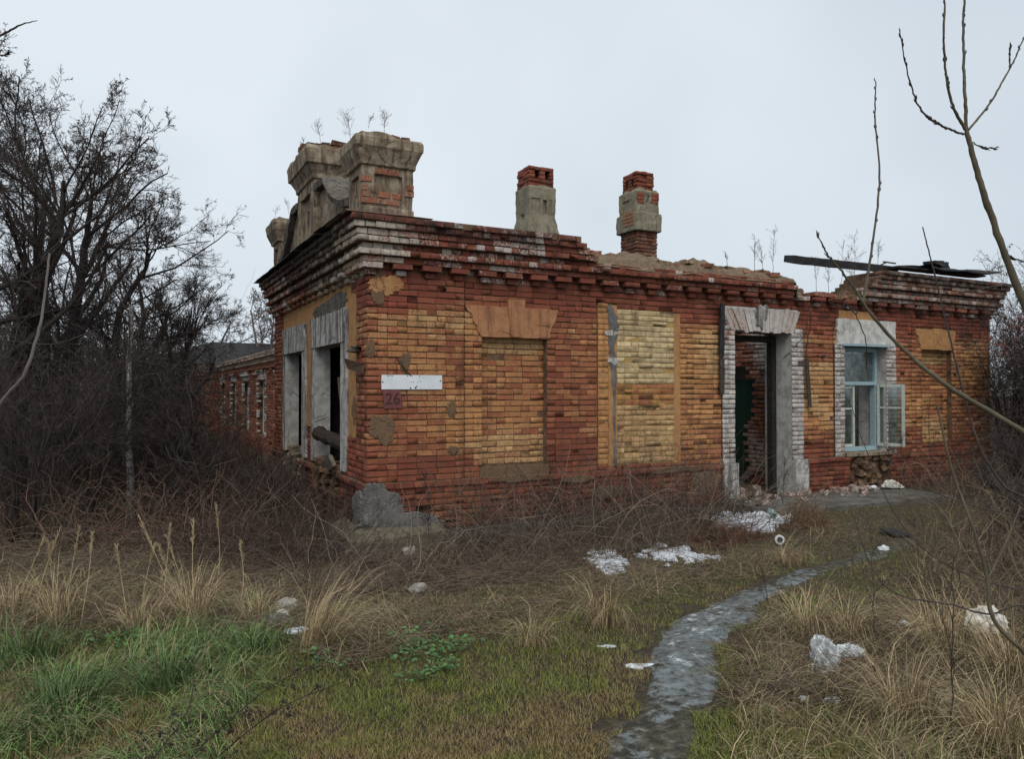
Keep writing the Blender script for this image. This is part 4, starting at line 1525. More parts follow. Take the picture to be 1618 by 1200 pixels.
# ------------------------------------------------------------------ things fixed to or leaning on the walls
m = MB()
m.box(0.135, 0.91, -0.052, -0.046, 1.875, 2.045)
V = np.array(m.v)
sg = empty('street_sign', Lf.pt(0.52, 1.96, 0.05), 'blank white enamel street sign with small rust spots on the corner of the brick wall', 'sign')
m = MB()
x0, x1, z0, z1 = 0.137, 0.91, 1.868, 2.042
m.box(x0, x1, -0.052, -0.045, z0, z1)
m.obj('plate', mat_plain('white_enamel', (0.70, 0.73, 0.75), (0.60, 0.63, 0.66), 6, 0.4, 0.05), sg)
m = MB()
for (a, b, r) in ((0.46, 0.5, .006), (0.51, 0.51, .008), (0.58, 0.5, .006), (0.63, 0.55, .007), (0.55, 0.1, .012), (0.57, 0.2, .010), (0.47, 0.08, .011), (0.84, 0.24, .006), (0.62, 0.93, .008), (0.42, 0.94, .008), (0.5, 0.94, .006), (0.1, 0.94, .009), (0.14, 0.95, .007), (0.17, 0.94, .008), (0.69, 0.84, .006), (0.02, 0.5, .011), (0.97, 0.6, .011), (0.965, 0.58, .006)):
    u, z = x0 + a * (x1 - x0), z0 + b * (z1 - z0)
    an = np.linspace(0, 2 * math.pi, 9)[:-1]
    m.add([(u + r * math.cos(q) * RNG.uniform(0.7, 1.2), -0.0535, z + r * math.sin(q) * RNG.uniform(0.7, 1.2)) for q in an] + [(u, -0.0545, z)], [(i, (i + 1) % 8, 8) for i in range(8)])
tag(m.obj('rust_spot', M['tin'], sg), kind='stuff')


def text_mesh(name, s, size, mat, loc, parent, shear=0.0, bold=0.0):
    c = bpy.data.curves.new(name, 'FONT')
    c.body = s
    c.size = size
    c.extrude = 0.001
    c.offset = bold
    c.align_x = 'CENTER'
    c.align_y = 'CENTER'
    t = bpy.data.objects.new(name, c)
    COL.objects.link(t)
    dg = bpy.context.evaluated_depsgraph_get()
    me = bpy.data.meshes.new_from_object(t.evaluated_get(dg))
    bpy.data.objects.remove(t)
    me.materials.clear()
    me.materials.append(mat)
    o = bpy.data.objects.new(name, me)
    link(o, parent, loc)
    o.rotation_euler = (rad(90), 0, 0)
    return o


npl = empty('number_plate', Lf.pt(0.24, 1.75, 0.05), 'faded red square house number plate reading 26 hung below the white street sign', 'sign')
m = MB()
m.beam((0.165, -0.047, 1.755), (0.405, -0.047, 1.735), 0.006, 0.225, (0, 0, 1))
V = np.array([(0.15, -0.053, 1.86), (0.37, -0.053, 1.86), (0.40, -0.053, 1.645), (0.175, -0.053, 1.64)])
V = np.concatenate([V, V + (0, 0.007, 0)])
obj('plate', V, [[3, 2, 1, 0], [4, 5, 6, 7], [0, 1, 5, 4], [1, 2, 6, 5], [2, 3, 7, 6], [3, 0, 4, 7]], mat_plain('faded_red_paint', (0.19, 0.06, 0.06), (0.12, 0.045, 0.045), 14, 0.7), npl)
text_mesh('digits', '26', 0.19, mat_plain('faded_dark_paint', (0.045, 0.02, 0.025), (0.07, 0.03, 0.03), 20), (0.277, -0.0575, 1.752), npl)


M['charred'] = mat_plain('charred_wood', (0.02, 0.016, 0.013), (0.06, 0.042, 0.034), 8, 0.9, 0.8, (9, 9, 2))


def tagged(o, label, cat, group=None, kind=None):
    return tag(o, label, cat, group, kind)


m = MB()
m.tube([(0.30, -0.075, 2.26), (0.42, -0.06, 2.12), (0.505, -0.05, 2.01 + 0.02)], [0.009, 0.009, 0.008], 6)
tagged(m.obj('iron_rod', M['timber_dark'], None, base=(0.4, -0.05, 2.1)), 'thin rusty rod slanting on the brickwork above the white sign', 'rod')
m = MB()
m.add([(-0.045, 0.02, 2.16), (-0.25, 0.16, 2.24), (-0.22, 0.26, 2.2), (-0.045, 0.2, 2.1), (-0.045, 0.06, 2.05), (-0.2, 0.2, 2.11), (-0.05, 0.19, 2.095), (-0.05, 0.04, 2.15)], [(0, 1, 2, 3), (1, 5, 2), (0, 4, 5, 1), (4, 3, 2, 5), (0, 3, 4)])
tagged(m.obj('tin_scrap', M['tin'], None, base=(-0.1, 0.1, 2.1)), 'bent rusty tin scrap jutting from the corner beside the burnt window', 'scrap')
m = MB()
m.box(-0.14, 0.0, 0.28, 0.5, 2.33, 2.36, 0.006)
m.box(-0.10, 0.02, 0.2, 0.42, 2.375, 2.40, 0.006)
tagged(m.obj('broken_bracket', M['stucco_dark'], None, base=(-0.1, 0.35, 2.35)), 'small broken ledge of slate sticking out of the corner above the tin scrap', 'bracket')


def plank(name, p, q, w, h, mat, label, cat='plank', up=(0, 1, 0), grp=None):
    """a weathered board, split and uneven along its length"""
    n = 14
    p, q = np.asarray(p, float), np.asarray(q, float)
    d = (q - p) / np.linalg.norm(q - p)
    a = np.cross(d, np.asarray(up, float))
    a /= np.linalg.norm(a)
    b = np.cross(a, d)
    V = []
    for i in range(n):
        t = i / (n - 1)
        c = p + (q - p) * t
        s = 1 - (0.35 * RNG.random() if i in (0, n - 1) else 0)
        for (x, y) in ((-1, -1), (1, -1), (1, 1), (-1, 1)):
            V.append(c + a * x * w / 2 * s * (1 + 0.05 * RNG.standard_normal()) + b * y * h / 2 + RNG.normal(0, 0.002, 3))
    F = [[i * 4 + k, i * 4 + (k + 1) % 4, i * 4 + 4 + (k + 1) % 4, i * 4 + 4 + k] for i in range(n - 1) for k in range(4)] + [[3, 2, 1, 0], [(n - 1) * 4 + k for k in range(4)]]
    return tagged(obj(name, np.array(V), F, mat, None, base=p), label, cat, grp)


plank('wooden_lath', (5.45, -0.06, 3.17), (5.425, -0.06, 2.35), 0.085, 0.03, M['tar'], 'black upright batten beside the doorway, nailed below the cornice')
plank('wooden_lath', (5.45, -0.05, 2.34), (5.44, -0.05, 1.8), 0.085, 0.025, M['timber_dark'], 'grey brown batten hanging under the black one beside the doorway')
plank('wooden_lath', (7.22, -0.07, 2.38), (7.29, -0.07, 1.58), 0.075, 0.02, M['timber_dark'], 'loose dark lath hanging askew right of the white door surround')
m = MB()
P = spline([(0.0, 2.52, 1.21), (0.08, 1.9, 1.15), (0.2, 1.22, 1.05)], 16)
P += RNG.normal(0, 0.006, P.shape)
m.tube(np.concatenate([P[:1], P, P[-1:]]), np.concatenate([[0.005], 0.105 + 0.012 * RNG.standard_normal(16), [0.005]]), 9)
tagged(m.obj('charred_beam', M['charred'], None, base=P[0]), 'charred dark log lying across the burnt window of the gable front', 'beam')
plank('pale_pole', (0.3, 2.1, 0.9), (0.28, 2.45, 2.05), 0.05, 0.05, M['timber_grey'], 'pale thin pole leaning inside the burnt window', 'pole', (1, 0, 0))
plank('window_board', (-0.12, 1.25, 0.93), (0.0, 2.2, 0.74), 0.16, 0.05, M['timber_grey'], 'splintered grey board lying on the broken sill of the burnt window', 'plank', (1, 0, 0.4))
plank('timber_plank', (7.9, 0.75, 1.05), (9.4, 1.1, 1.95), 0.04, 0.2, M['timber_grey'], 'pale plank leaning slantwise in the room behind the blue window', 'plank', (0, 0, 1))
# curtain behind the upper pane
n = 30
V = []
for z in np.linspace(2.5, 1.9, 12):
    for i in range(n):
        x = 8.72 + 0.3 * i / (n - 1) * (1 - 0.35 * (2.5 - z) / 0.6) + 0.1 * (2.5 - z)
        V.append((x, 0.34 + 0.03 * math.sin(i * 1.5 + z * 2), z + 0.02 * math.sin(i)))
F = [[j * n + i, j * n + i + 1, (j + 1) * n + i + 1, (j + 1) * n + i] for j in range(11) for i in range(n - 1)]
tagged(obj('curtain', np.array(V), F, M['cloth'], None, base=(8.85, 0.34, 1.9), smooth=True), 'torn grey curtain hanging behind the upper pane of the blue window', 'curtain')

# boards and felt on the far corner's cornice
plank('roof_board', (6.95, 0.12, 4.0), (9.6, 0.02, 3.985), 0.13, 0.04, M['tar'], 'long charred board jutting out over the gap in the wall top', 'plank', (0, 1, 0.1))
plank('roof_board', (9.3, -0.12, 4.0), (11.9, -0.05, 4.02), 0.25, 0.035, M['tar'], 'charred board lying flat along the far end of the cornice', 'plank', (0, 0, 1))
m = MB()
Vn = []
for i in range(9):
    for j in range(6):
        Vn.append((10.1 + 1.9 * i / 8 + 0.05 * RNG.standard_normal(), -0.32 + 0.7 * j / 5, 4.02 + 0.12 * (j / 5) + 0.05 * vnoise(i * 0.8, j * 0.9, 0, 3) + (0.07 if i == 8 else 0)))
Fn = [[i * 6 + j, (i + 1) * 6 + j, (i + 1) * 6 + j + 1, i * 6 + j + 1] for i in range(8) for j in range(5)]
nV = len(Vn)
Vn = Vn + [(x, y, z - 0.03) for x, y, z in Vn]
Fn = Fn + [[nV + i for i in f][::-1] for f in Fn] + [[i * 6, nV + i * 6, nV + i * 6 + 6, i * 6 + 6] for i in range(8)] + [[48 + j, 48 + j + 1, nV + 48 + j + 1, nV + 48 + j] for j in range(5)]
tagged(obj('roofing_felt', np.array(Vn), Fn, M['tar'], None, base=(11, 0, 4)), 'curled black roofing felt lying on the far corner of the cornice', 'felt')
m = MB()
for i in range(7):
    x = 10.5 + i * 0.09
    m.box(x, x + 0.13, -0.1 + 0.03 * i, 0.15, 4.13 + 0.02 * RNG.random(), 4.2 + 0.05 * RNG.random(), 0.02)
tagged(m.obj('felt_scraps', M['tar'], None, base=(10.8, 0, 4.13)), 'small heap of black scraps on top of the curled roofing felt', 'scraps')
m = MB()
m.beam((9.1, 0.05, 4.02), (9.28, 0.0, 4.10), 0.02, 0.02)
m.beam((9.2, 0.0, 4.105), (9.52, 0.0, 4.10), 0.03, 0.02)
tagged(m.obj('broken_stick', M['timber_dark'], None, base=(9.2, 0, 4.02)), 'short broken stick standing up from the long charred board', 'stick')

# cables hanging from the broken cornice
for (pts, r, lab) in (
        ([(7.2, -0.1, 3.3), (7.24, -0.14, 3.0), (7.22, -0.1, 2.7), (7.2, -0.08, 2.4)], 0.008, 'black cable hanging from the cornice right of the doorway'),
        ([(7.21, -0.12, 3.05), (7.1, -0.16, 2.75), (6.98, -0.12, 2.62), (6.9, -0.08, 2.52)], 0.006, 'thin black cable looping across to the white door surround'),
        ([(8.0, -0.12, 3.36), (8.2, -0.22, 3.1), (8.4, -0.25, 2.7), (8.48, -0.2, 2.2)], 0.008, 'black cable dangling in front of the blue window'),
        ([(7.7, -0.12, 3.3), (7.9, -0.2, 3.22), (8.02, -0.16, 3.3), (8.25, -0.2, 3.12), (8.3, -0.15, 3.28)], 0.010, 'tangled black cable under the broken cornice left of the window')):
    m = MB()
    P = spline(pts, 22)
    P[1:-1] += RNG.normal(0, 0.006, (20, 3))
    m.tube(P, [r] * 22, 5)
    tagged(m.obj('cable', M['wire'], None, base=pts[0]), lab, 'cable', 'cables hanging from the broken cornice')
m = MB()
m.tube([(7.65, 0, 2.42), (7.65, -0.09, 2.42)], [0.025, 0.03], 10)
m.tube([(7.65, -0.09, 2.42), (7.65, -0.092, 2.42)], [0.03, 0.0], 10)
tagged(m.obj('insulator', M['tin'], None, base=(7.65, 0, 2.42)), 'small round rusty bracket on the ochre bricks between door and window', 'bracket')

# doorstep slab
M['slab'] = mat_plaster('dirty_slab', (0.15, 0.145, 0.13), (0.075, 0.068, 0.055), (0.05, 0.045, 0.035), streak=False, bump=0.8, scale=4, crack=0.03)
V, F = [], []
n = 22
for layer, zt in ((0, -0.2), (1, 0.0)):
    for i in range(n):
        for j in range(8):
            x, y = 5.3 + 3.7 * i / (n - 1), -0.12 - 1.25 * j / 7
            if j == 7:
                y += 0.16 * (float(fbm(x * 2.2, 0, 0, 17)) - 0.5)
            if i in (0, n - 1):
                x += 0.12 * (float(vnoise(y * 4, i, 0, 18)) - 0.5)
            V.append((x, y, (0.215 + 0.02 * (float(fbm(x * 5, y * 5, 0, 19)) - 0.5)) if layer else -0.1))
L = n * 8
F = [[L + i * 8 + j, L + i * 8 + j + 1, L + (i + 1) * 8 + j + 1, L + (i + 1) * 8 + j] for i in range(n - 1) for j in range(7)]
F += [[i * 8 + 7, (i + 1) * 8 + 7, L + (i + 1) * 8 + 7, L + i * 8 + 7] for i in range(n - 1)] + [[j, j + 1, L + j + 1, L + j] for j in range(7)] + [[(n - 1) * 8 + j + 1, (n - 1) * 8 + j, L + (n - 1) * 8 + j, L + (n - 1) * 8 + j + 1] for j in range(7)]
tagged(obj('doorstep', np.array(V), F, M['slab'], None, base=(7, -0.7, 0)), 'cracked concrete slab lying in front of the doorway', 'doorstep')
for i in range(60):
    x, y = RNG.uniform(5.4, 8.6), -0.12 - abs(RNG.normal(0, 0.35))
    if i > 42:
        x, y = RNG.uniform(5.85, 6.85), RNG.uniform(0.0, 1.2)
    m = MB()
    s = RNG.uniform(0.03, 0.075)
    m.box(x - s, x + s, y - s * 0.6, y + s * 0.7, 0.2, 0.21 + s, 0.018)
    o = obj('brick_rubble', np.array(m.v), m.f, M['brick'], None, base=(x, y, 0.2), attrs=dict(tint=np.tile((RNG.random() * 0.5, 0.5, 0.3, 1), (8, 1)), paint=np.tile((0.3, 0.25, 0.2, 0.5), (8, 1))))
    tagged(o, 'small brick fragment lying at the doorway threshold', 'rubble', 'brick fragments scattered at the doorway')


# ------------------------------------------------------------------ litter, stones, snow
def lump(p, r, flat, mat, name, label, cat, seed, rough=0.5, group=None, n=12, kind=None):
    """crumpled closed lump resting on the ground"""
    V, F = [], []
    rx, ry = r if isinstance(r, tuple) else (r, r)
    m2 = n * 2
    for j in range(n + 1):
        th = math.pi * j / n
        for i in range(m2):
            ph = 2 * math.pi * i / m2
            d = np.array([math.sin(th) * math.cos(ph), math.sin(th) * math.sin(ph), math.cos(th)])
            k = 1 + rough * 2 * (float(fbm(d[0] * 1.7 + seed, d[1] * 1.7, d[2] * 1.7, seed, 4)) - 0.5)
            V.append((p[0] + d[0] * rx * k, p[1] + d[1] * ry * k, p[2] + flat * 0.55 + d[2] * flat * k))
    F = [[j * m2 + i, j * m2 + (i + 1) % m2, (j + 1) * m2 + (i + 1) % m2, (j + 1) * m2 + i] for j in range(n) for i in range(m2)]
    return tagged(obj(name, np.array(V), F, mat, None, base=p), label, cat, group, kind)


def snow(px, py, rpx, rpy, name, seed, lift=0.03, holes=0.45):
    """old snow on the ground: a thin broken crust"""
    c = gp(px, py)
    dep = project(c)[2]
    rx = rpx / FOC * dep
    ry = rx * 0.55 if rpy is None else rpy
    n = 110
    A, B = np.meshgrid(np.linspace(-1.25, 1.25, n), np.linspace(-1.25, 1.25, n), indexing='ij')
    x = c[0] + RT[0] * A * rx + FW[0] * B * ry
    y = c[1] + RT[1] * A * rx + FW[1] * B * ry
    q = 1 - A * A - B * B + 1.5 * (fbm(A * 2.2 + seed, B * 2.2, 0, seed, 4) - 0.5)
    q = q * 0.9 - holes * 2.6 * (fbm(x * 10, y * 10, 0, seed + 1, 4) - 0.36)
    z = H(x, y) + 0.03 * (fbm(x * 9, y * 9, 0, 9) - 0.5) + np.where(q > 0, np.minimum(q * 2.2, 1) ** 0.7 * lift + min(0.012, lift), -0.03) + 0.006 * (fbm(x * 26, y * 26, 0, seed) - 0.5)
    keep = q > -0.35
    V = np.stack([x, y, z], -1).reshape(-1, 3)
    i_ = (np.arange(n - 1)[:, None] * n + np.arange(n - 1)[None]).reshape(-1)
    F = np.stack([i_, i_ + n, i_ + n + 1, i_ + 1], 1)
    F = F[keep[:-1, :-1].reshape(-1)]
    o = obj('snow_patch', V, F, M['snow'], None, base=c, smooth=True)
    return tagged(o, name, 'snow')


snow(955, 888, 34, 0.55, 'small round patch of old snow left of the dark log', 301, 0.03, 0.85)
snow(1065, 876, 56, 0.55, 'flat patch of old snow right of the dark log, below the brushwood heap', 302, 0.025, 0.85)
snow(1185, 828, 66, 0.7, 'speckled old snow on the rubbish heap in front of the doorstep', 303, 0.07, 1.0)
for i, (x, y, r, lab) in enumerate(((960, 1021, 20, 'scrap of old snow lying in the turf left of the path'), (1010, 1052, 20, 'scrap of old snow at the left edge of the path'), (1045, 1142, 18, 'small snow scrap on the dark lower end of the path'))):
    snow(x, y, r, None, lab, 320 + i, 0.004, 0.85)
lump(gp(1000, 872), (0.22, 0.11), 0.075, M['timber_dark'], 'log', 'dark cut log lying between the two snow patches', 'log', 7, 0.25)
p = gp(455, 968)
lump(p, (0.10, 0.08), 0.075, M['stone'], 'stone', 'pale angular stone in the straw, highest of the small rubble heap', 'stone', 11, 0.45)
lump(gp(432, 985), (0.12, 0.1), 0.05, M['grey_cement'], 'stone', 'grey stone at the front of the small rubble heap in the straw', 'stone', 12, 0.5)
lump(gp(448, 978), (0.06, 0.05), 0.05, M['rag'], 'stone', 'small yellowish stone on the rubble heap in the straw', 'stone', 13, 0.4)
lump(gp(470, 998), (0.1, 0.06), 0.02, M['snow'], 'snow_patch', 'small snow scrap beside the rubble heap in the straw', 'snow', 14, 0.6)
lump(gp(662, 935), (0.085, 0.06), 0.05, M['stone'], 'stone', 'lone pale stone in the brown stems below the corner', 'stone', 15, 0.4)
m = MB()
p = gp(645, 876)
m.box(p[0] - 0.07, p[0] + 0.08, p[1] - 0.04, p[1] + 0.05, p[2] + 0.0, p[2] + 0.09, 0.006)
tagged(m.obj('carton', M['rag'], None, base=p), 'small white carton lying by the concrete footing', 'carton')


def crumpled(p, w, d, h, mat, label, seed, name='plastic_bag', tail=None):
    """crumpled sheet: a closed lump with sharp folds, flat underneath"""
    n, m2 = 26, 44
    V = []
    for j in range(n + 1):
        th = math.pi * j / n
        for i in range(m2):
            ph = 2 * math.pi * i / m2
            q = (math.sin(th) * math.cos(ph), math.sin(th) * math.sin(ph), math.cos(th))
            V.append(q)
    q = np.array(V)
    f1 = fbm(q[:, 0] * 1.2 + seed, q[:, 1] * 1.2, q[:, 2] * 1.2, seed, 2)
    f2 = np.abs(fbm(q[:, 0] * 2.6, q[:, 1] * 2.6 + seed, q[:, 2] * 2.6, seed + 2, 3) - 0.5)
    f3 = np.abs(fbm(q[:, 0] * 6, q[:, 1] * 6 + seed, q[:, 2] * 6, seed + 4, 2) - 0.5)
    k = 0.45 + 0.85 * f1 + 1.1 * f2 + 0.35 * f3
    x, y, z = q[:, 0] * w * k, q[:, 1] * d * k, q[:, 2] * k
    z = np.where(z < 0, z * 0.25, z) * h * 0.8
    V = np.c_[p[0] + RT[0] * x + FW[0] * y, p[1] + RT[1] * x + FW[1] * y, p[2] + 0.01 + z]
    F = [[j * m2 + i, j * m2 + (i + 1) % m2, (j + 1) * m2 + (i + 1) % m2, (j + 1) * m2 + i] for j in range(n) for i in range(m2)]
    return tagged(obj(name, V, F, mat, None, base=p), label, 'plastic bag' if 'bag' in name else 'litter')


def mat_bag():
    m = NT('clear_plastic')
    m.b.inputs['Roughness'].default_value = 0.25
    m.b.inputs['Specular IOR Level'].default_value = 0.6
    m.b.inputs['Transmission Weight'].default_value = 0.35
    m.b.inputs['Alpha'].default_value = 0.8
    f = m.noise(35, 4)
    m.bump(f, 0.5, 0.01)
    return m.done(m.mix(m.ramp(f, 0.4, 0.65), (0.40, 0.44, 0.44), (0.78, 0.82, 0.82)))


M['clear'] = mat_bag()
b = gp(1300, 1068)
crumpled(b + (0, 0, 0.05), 0.085, 0.08, 0.19, M['clear'], 'crumpled clear plastic bag lying in the dry grass right of the path', 41)
crumpled(gp(1338, 1052) + (0, 0, 0.07), 0.09, 0.04, 0.07, M['clear'], 'thin strip of clear plastic trailing from the crumpled bag', 42, 'plastic_scrap')
crumpled(gp(1555, 1012) + (0, 0, 0.08), 0.12, 0.09, 0.17, M['rag'], 'dirty white bag caught in the dry grass near the sapling', 43)
for i, (x, y, w, lab) in enumerate(((1425, 992, 0.045, 'white paper scrap lying in the grass between the two bags'), (1268, 1112, 0.03, 'tiny white scrap in the straw below the clear bag'), (1312, 1116, 0.04, 'pale scrap in the straw just right of the tiny one, below the clear bag'), (1490, 1118, 0.075, 'torn white scrap sticking up in the dry grass at lower right'), (1395, 872, 0.06, 'white paper scrap lying on the far end of the path'), (1390, 777, 0.16, 'crumpled grey sheet lying on the slab under the blue window'), (1360, 777, 0.07, 'whitish crumpled rag at the near end of the grey sheet under the window'))):
    q = gp(x, y)
    if y == 777:
        q = np.array([8.35 + 0.45 * (i == 5), -0.42, 0.22])
    crumpled(q + (0, 0, 0.02), w, w * 0.6, w * 0.75, M['bag'] if i != 5 else M['rag'], lab, 50 + i, 'paper_scrap')
p = gp(1230, 862) + (0, 0, 0.07)
m = MB()
an = np.linspace(0, 2 * math.pi, 21)[:-1]
ax = -FW
pr = np.array([[*(p[:2] + RT * 0.055 * math.cos(q) + ax * dd), p[2] + 0.055 * math.sin(q)] for dd in (0.0, 0.02) for q in an])
jar = empty('jar_lid', p, 'round white jar lid standing on edge below the rubbish heap', 'lid')
m.add(pr, [(i, (i + 1) % 20, 20 + (i + 1) % 20, 20 + i) for i in range(20)])
pi = np.array([[*(p[:2] + RT * 0.034 * math.cos(q) + ax * 0.021), p[2] + 0.034 * math.sin(q)] for q in an])
m.add(np.concatenate([pr[20:], pi]), [(i, (i + 1) % 20, 20 + (i + 1) % 20, 20 + i) for i in range(20)])
m.obj('rim', M['lid'], jar)
pi2 = np.array([[*(p[:2] + RT * 0.034 * math.cos(q) + ax * 0.012), p[2] + 0.034 * math.sin(q)] for q in an])
m = MB()
m.add(np.concatenate([pi2, [[*(p[:2] + ax * 0.011), p[2]]]]), [(i, (i + 1) % 20, 20) for i in range(20)])
m.obj('hollow', M['lid_dark'], jar)
p = gp(1218, 826) + (0, 0, 0.14)
mg = mat_plain('pale_green_glass', (0.25, 0.36, 0.34), (0.33, 0.44, 0.42), 20, 0.15, 0.1)
m = MB()
P = np.array([p + np.append(FW, 0.15) * t for t in (-0.11, -0.1, 0.04, 0.08, 0.1, 0.15, 0.155)])
m.tube(P, [0.02, 0.045, 0.048, 0.04, 0.018, 0.016, 0.004], 12)
tagged(m.obj('bottle', mg, None, base=p, smooth=True), 'pale green glass bottle lying on the snowy rubbish heap', 'bottle')
plank('tarred_board', gp(1398, 842) + (0, 0, 0.05), gp(1425, 850) + (0, 0, 0.03), 0.18, 0.02, M['tar'], 'short dark board lying across the far end of the path', 'plank', (0, 0, 1))
# leaning yellow post in front of the wing, and the pale pole among the trees
m = MB()
m.tube([(0.75, 6.25, -0.1), (0.74, 6.22, 0.55), (0.73, 6.2, 1.12)], [0.045, 0.043, 0.04], 8)
m.tube([(0.73, 6.2, 1.12), (0.73, 6.2, 1.125)], [0.04, 0.0], 8)
tagged(m.obj('marker_post', M['yellow_post'], None, base=(0.75, 6.25, 0)), 'short yellowish post standing where the wing meets the gable front', 'post')

# ------------------------------------------------------------------ trees: trunk, limbs and a crown of twigs grown level by level
def walk(p0, d0, L, S, wob, up, rs):
    """N polylines of S points from p0 along d0"""
    N = len(p0)
    P = np.zeros((N, S, 3))
    P[:, 0] = p0
    d = d0 / np.linalg.norm(d0, axis=1, keepdims=True)
    for i in range(1, S):
        d = d + rs.normal(0, wob, (N, 3))
        d[:, 2] += up
        d /= np.linalg.norm(d, axis=1, keepdims=True)
        P[:, i] = P[:, i - 1] + d * (L / (S - 1))[:, None]
    return P


def children(P, R, L, n, ratio, ang, rs, t0=0.25, S=5, wob=0.15, up=0.05, rr=0.55, rmin=0.003, tip=0.35):
    N, S0, _ = P.shape
    t = rs.uniform(t0, 1.0, (N, n))
    x = t * (S0 - 1)
    i = np.minimum(x.astype(int), S0 - 2)
    f = (x - i)[..., None]
    k = np.arange(N)[:, None]
    a, b = P[k, i], P[k, i + 1]
    p0 = a * (1 - f) + b * f
    T = b - a
    T /= np.linalg.norm(T, axis=2, keepdims=True)
    q = rs.normal(0, 1, T.shape)
    q -= (q * T).sum(2, keepdims=True) * T
    q /= np.linalg.norm(q, axis=2, keepdims=True)
    A = np.radians(rs.normal(ang, 14, (N, n)))[..., None]
    d = T * np.cos(A) + q * np.sin(A)
    r0 = (R[k, i] * (1 - f[..., 0]) + R[k, i + 1] * f[..., 0]) * rr
    l = (L[:, None] * ratio * (1.1 - 0.55 * t) * rs.uniform(0.6, 1.3, (N, n)))
    p0, d, r0, l = p0.reshape(-1, 3), d.reshape(-1, 3), np.maximum(r0.reshape(-1), rmin), l.reshape(-1)
    C = walk(p0, d, l, S, wob, up, rs)
    CR = r0[:, None] * np.linspace(1, tip, S)[None]
    return C, np.maximum(CR, rmin * 0.7), l


def tree(name, base, trunks, lv, seed, label, group=None, mats=('bark', 'twig'), parts=True, leaves=0, cat='tree', rmin=0.0031):
    """trunks: list of (control points relative to base, radius at foot, radius at top)"""
    rs = np.random.default_rng(seed)
    base = np.asarray(base, float)
    root = empty(name, base, label, cat, group)
    V0, F0, n0 = [], [], 0
    TP, TR = [], []
    for pts, ra, rb in trunks:
        P = spline(np.asarray(pts, float) + base, 16)
        P[1:] += rs.normal(0, 0.012, (15, 3))
        R = np.linspace(ra, rb, 16)
        R[0] *= 1.25
        TP.append(P)
        TR.append(R)
    P, R = np.array(TP), np.array(TR)
    L = np.linalg.norm(np.diff(P, axis=1), axis=2).sum(1)
    v, f = tubes(P, R, 8)
    obj('trunk', v, f, M[mats[0]], root, smooth=True)
    V, F, k = [], [], 0
    tips = None
    for n, ratio, ang, S, wob, up, t0 in lv:
        P, R, L = children(P, R, L, n, ratio, ang, rs, t0, S, wob, up, rmin=rmin)
        keep = P[:, :, 2].min(1) > 0.0
        P, R, L = P[keep], R[keep], L[keep]
        v, f = tubes(P, R, 5 if len(P) < 60 else 3)
        if len(P) < 60 and parts:
            obj('limb', v, f, M[mats[0]], root, smooth=True)
        else:
            V.append(v)
            F.append(f + k)
            k += len(v)
        tips = P
    obj('crown', np.concatenate(V), np.concatenate(F), M[mats[1]], root)
    if leaves:
        i = rs.integers(0, len(tips), leaves)
        j = rs.integers(1, tips.shape[1], leaves)
        c = tips[i, j]
        clump = sstep(0.5, 0.62, fbm(c[:, 0] * 0.8, c[:, 1] * 0.8, c[:, 2] * 0.8, seed))
        c = c[rs.random(leaves) < 0.12 + 0.88 * clump]
        m = len(c)
        a, b = rs.normal(0, 1, (m, 3)), rs.normal(0, 1, (m, 3))
        a[:, 2] -= 0.6
        a /= np.linalg.norm(a, axis=1, keepdims=True)
        b -= (a * b).sum(1, keepdims=True) * a
        b /= np.linalg.norm(b, axis=1, keepdims=True)
        s = rs.uniform(0.018, 0.045, (m, 1))
        v = np.stack([c, c + a * s * 0.6 + b * s * 0.35, c + a * s * 1.3, c + a * s * 0.6 - b * s * 0.35], 1).reshape(-1, 3)
        f = np.arange(m * 4).reshape(m, 4)
        tag(obj('dead_leaves', v, f, mat_plain('dead_leaf', (0.05, 0.035, 0.028), (0.10, 0.06, 0.045), 3), root), kind='stuff')
    return root


def tpx(px, py, dep):
    p = gp(px, py)
    q = W(px, 0, dep)
    return np.array([q[0], q[1], float(H(q[0], q[1])) - 0.05])


def rel(base, pts):
    """control points given as (pixel x, pixel y, depth) -> relative to base"""
    return [W(*p) - base for p in pts]


LV = [(9, 0.42, 42, 8, 0.13, 0.05, 0.2), (8, 0.5, 42, 7, 0.15, 0.05, 0.15), (8, 0.48, 42, 6, 0.17, 0.04, 0.15), (6, 0.45, 40, 4, 0.18, 0.03, 0.1), (3, 0.5, 38, 3, 0.2, 0.02, 0.1)]
LVS = [(8, 0.46, 42, 7, 0.14, 0.05, 0.2), (8, 0.5, 44, 6, 0.18, 0.04, 0.15), (8, 0.5, 44, 5, 0.19, 0.04, 0.15), (7, 0.52, 40, 4, 0.2, 0.05, 0.1)]
D = 11.0
b = tpx(35, 0, D)
tree('bare_tree', b, [([(0, 0, 0)] + rel(b, [(20, 560, D), (65, 430, D), (92, 360, D - .2), (98, 285, D - .3)]), 0.13, 0.025), ([(0, 0, 0)] + rel(b, [(40, 560, D), (85, 380, D + .4), (60, 310, D + .8), (28, 245, D + 1)]), 0.10, 0.02)], LV, 61, 'tallest dark bare tree with two main stems at the left edge', leaves=2600)
b = tpx(130, 0, D + 1)
tree('bare_tree', b, [([(0, 0, 0)] + rel(b, [(105, 600, D + 1), (128, 430, D + 1), (138, 350, D + .8), (145, 295, D + .6)]), 0.11, 0.02), ([(0, 0, 0)] + rel(b, [(110, 520, D + 1), (145, 410, D + 1.2), (172, 350, D + 1.2)]), 0.08, 0.02)], LVS, 62, 'dark bare tree leaning right, second from the left edge', leaves=1500)
b = tpx(185, 0, D + 2)
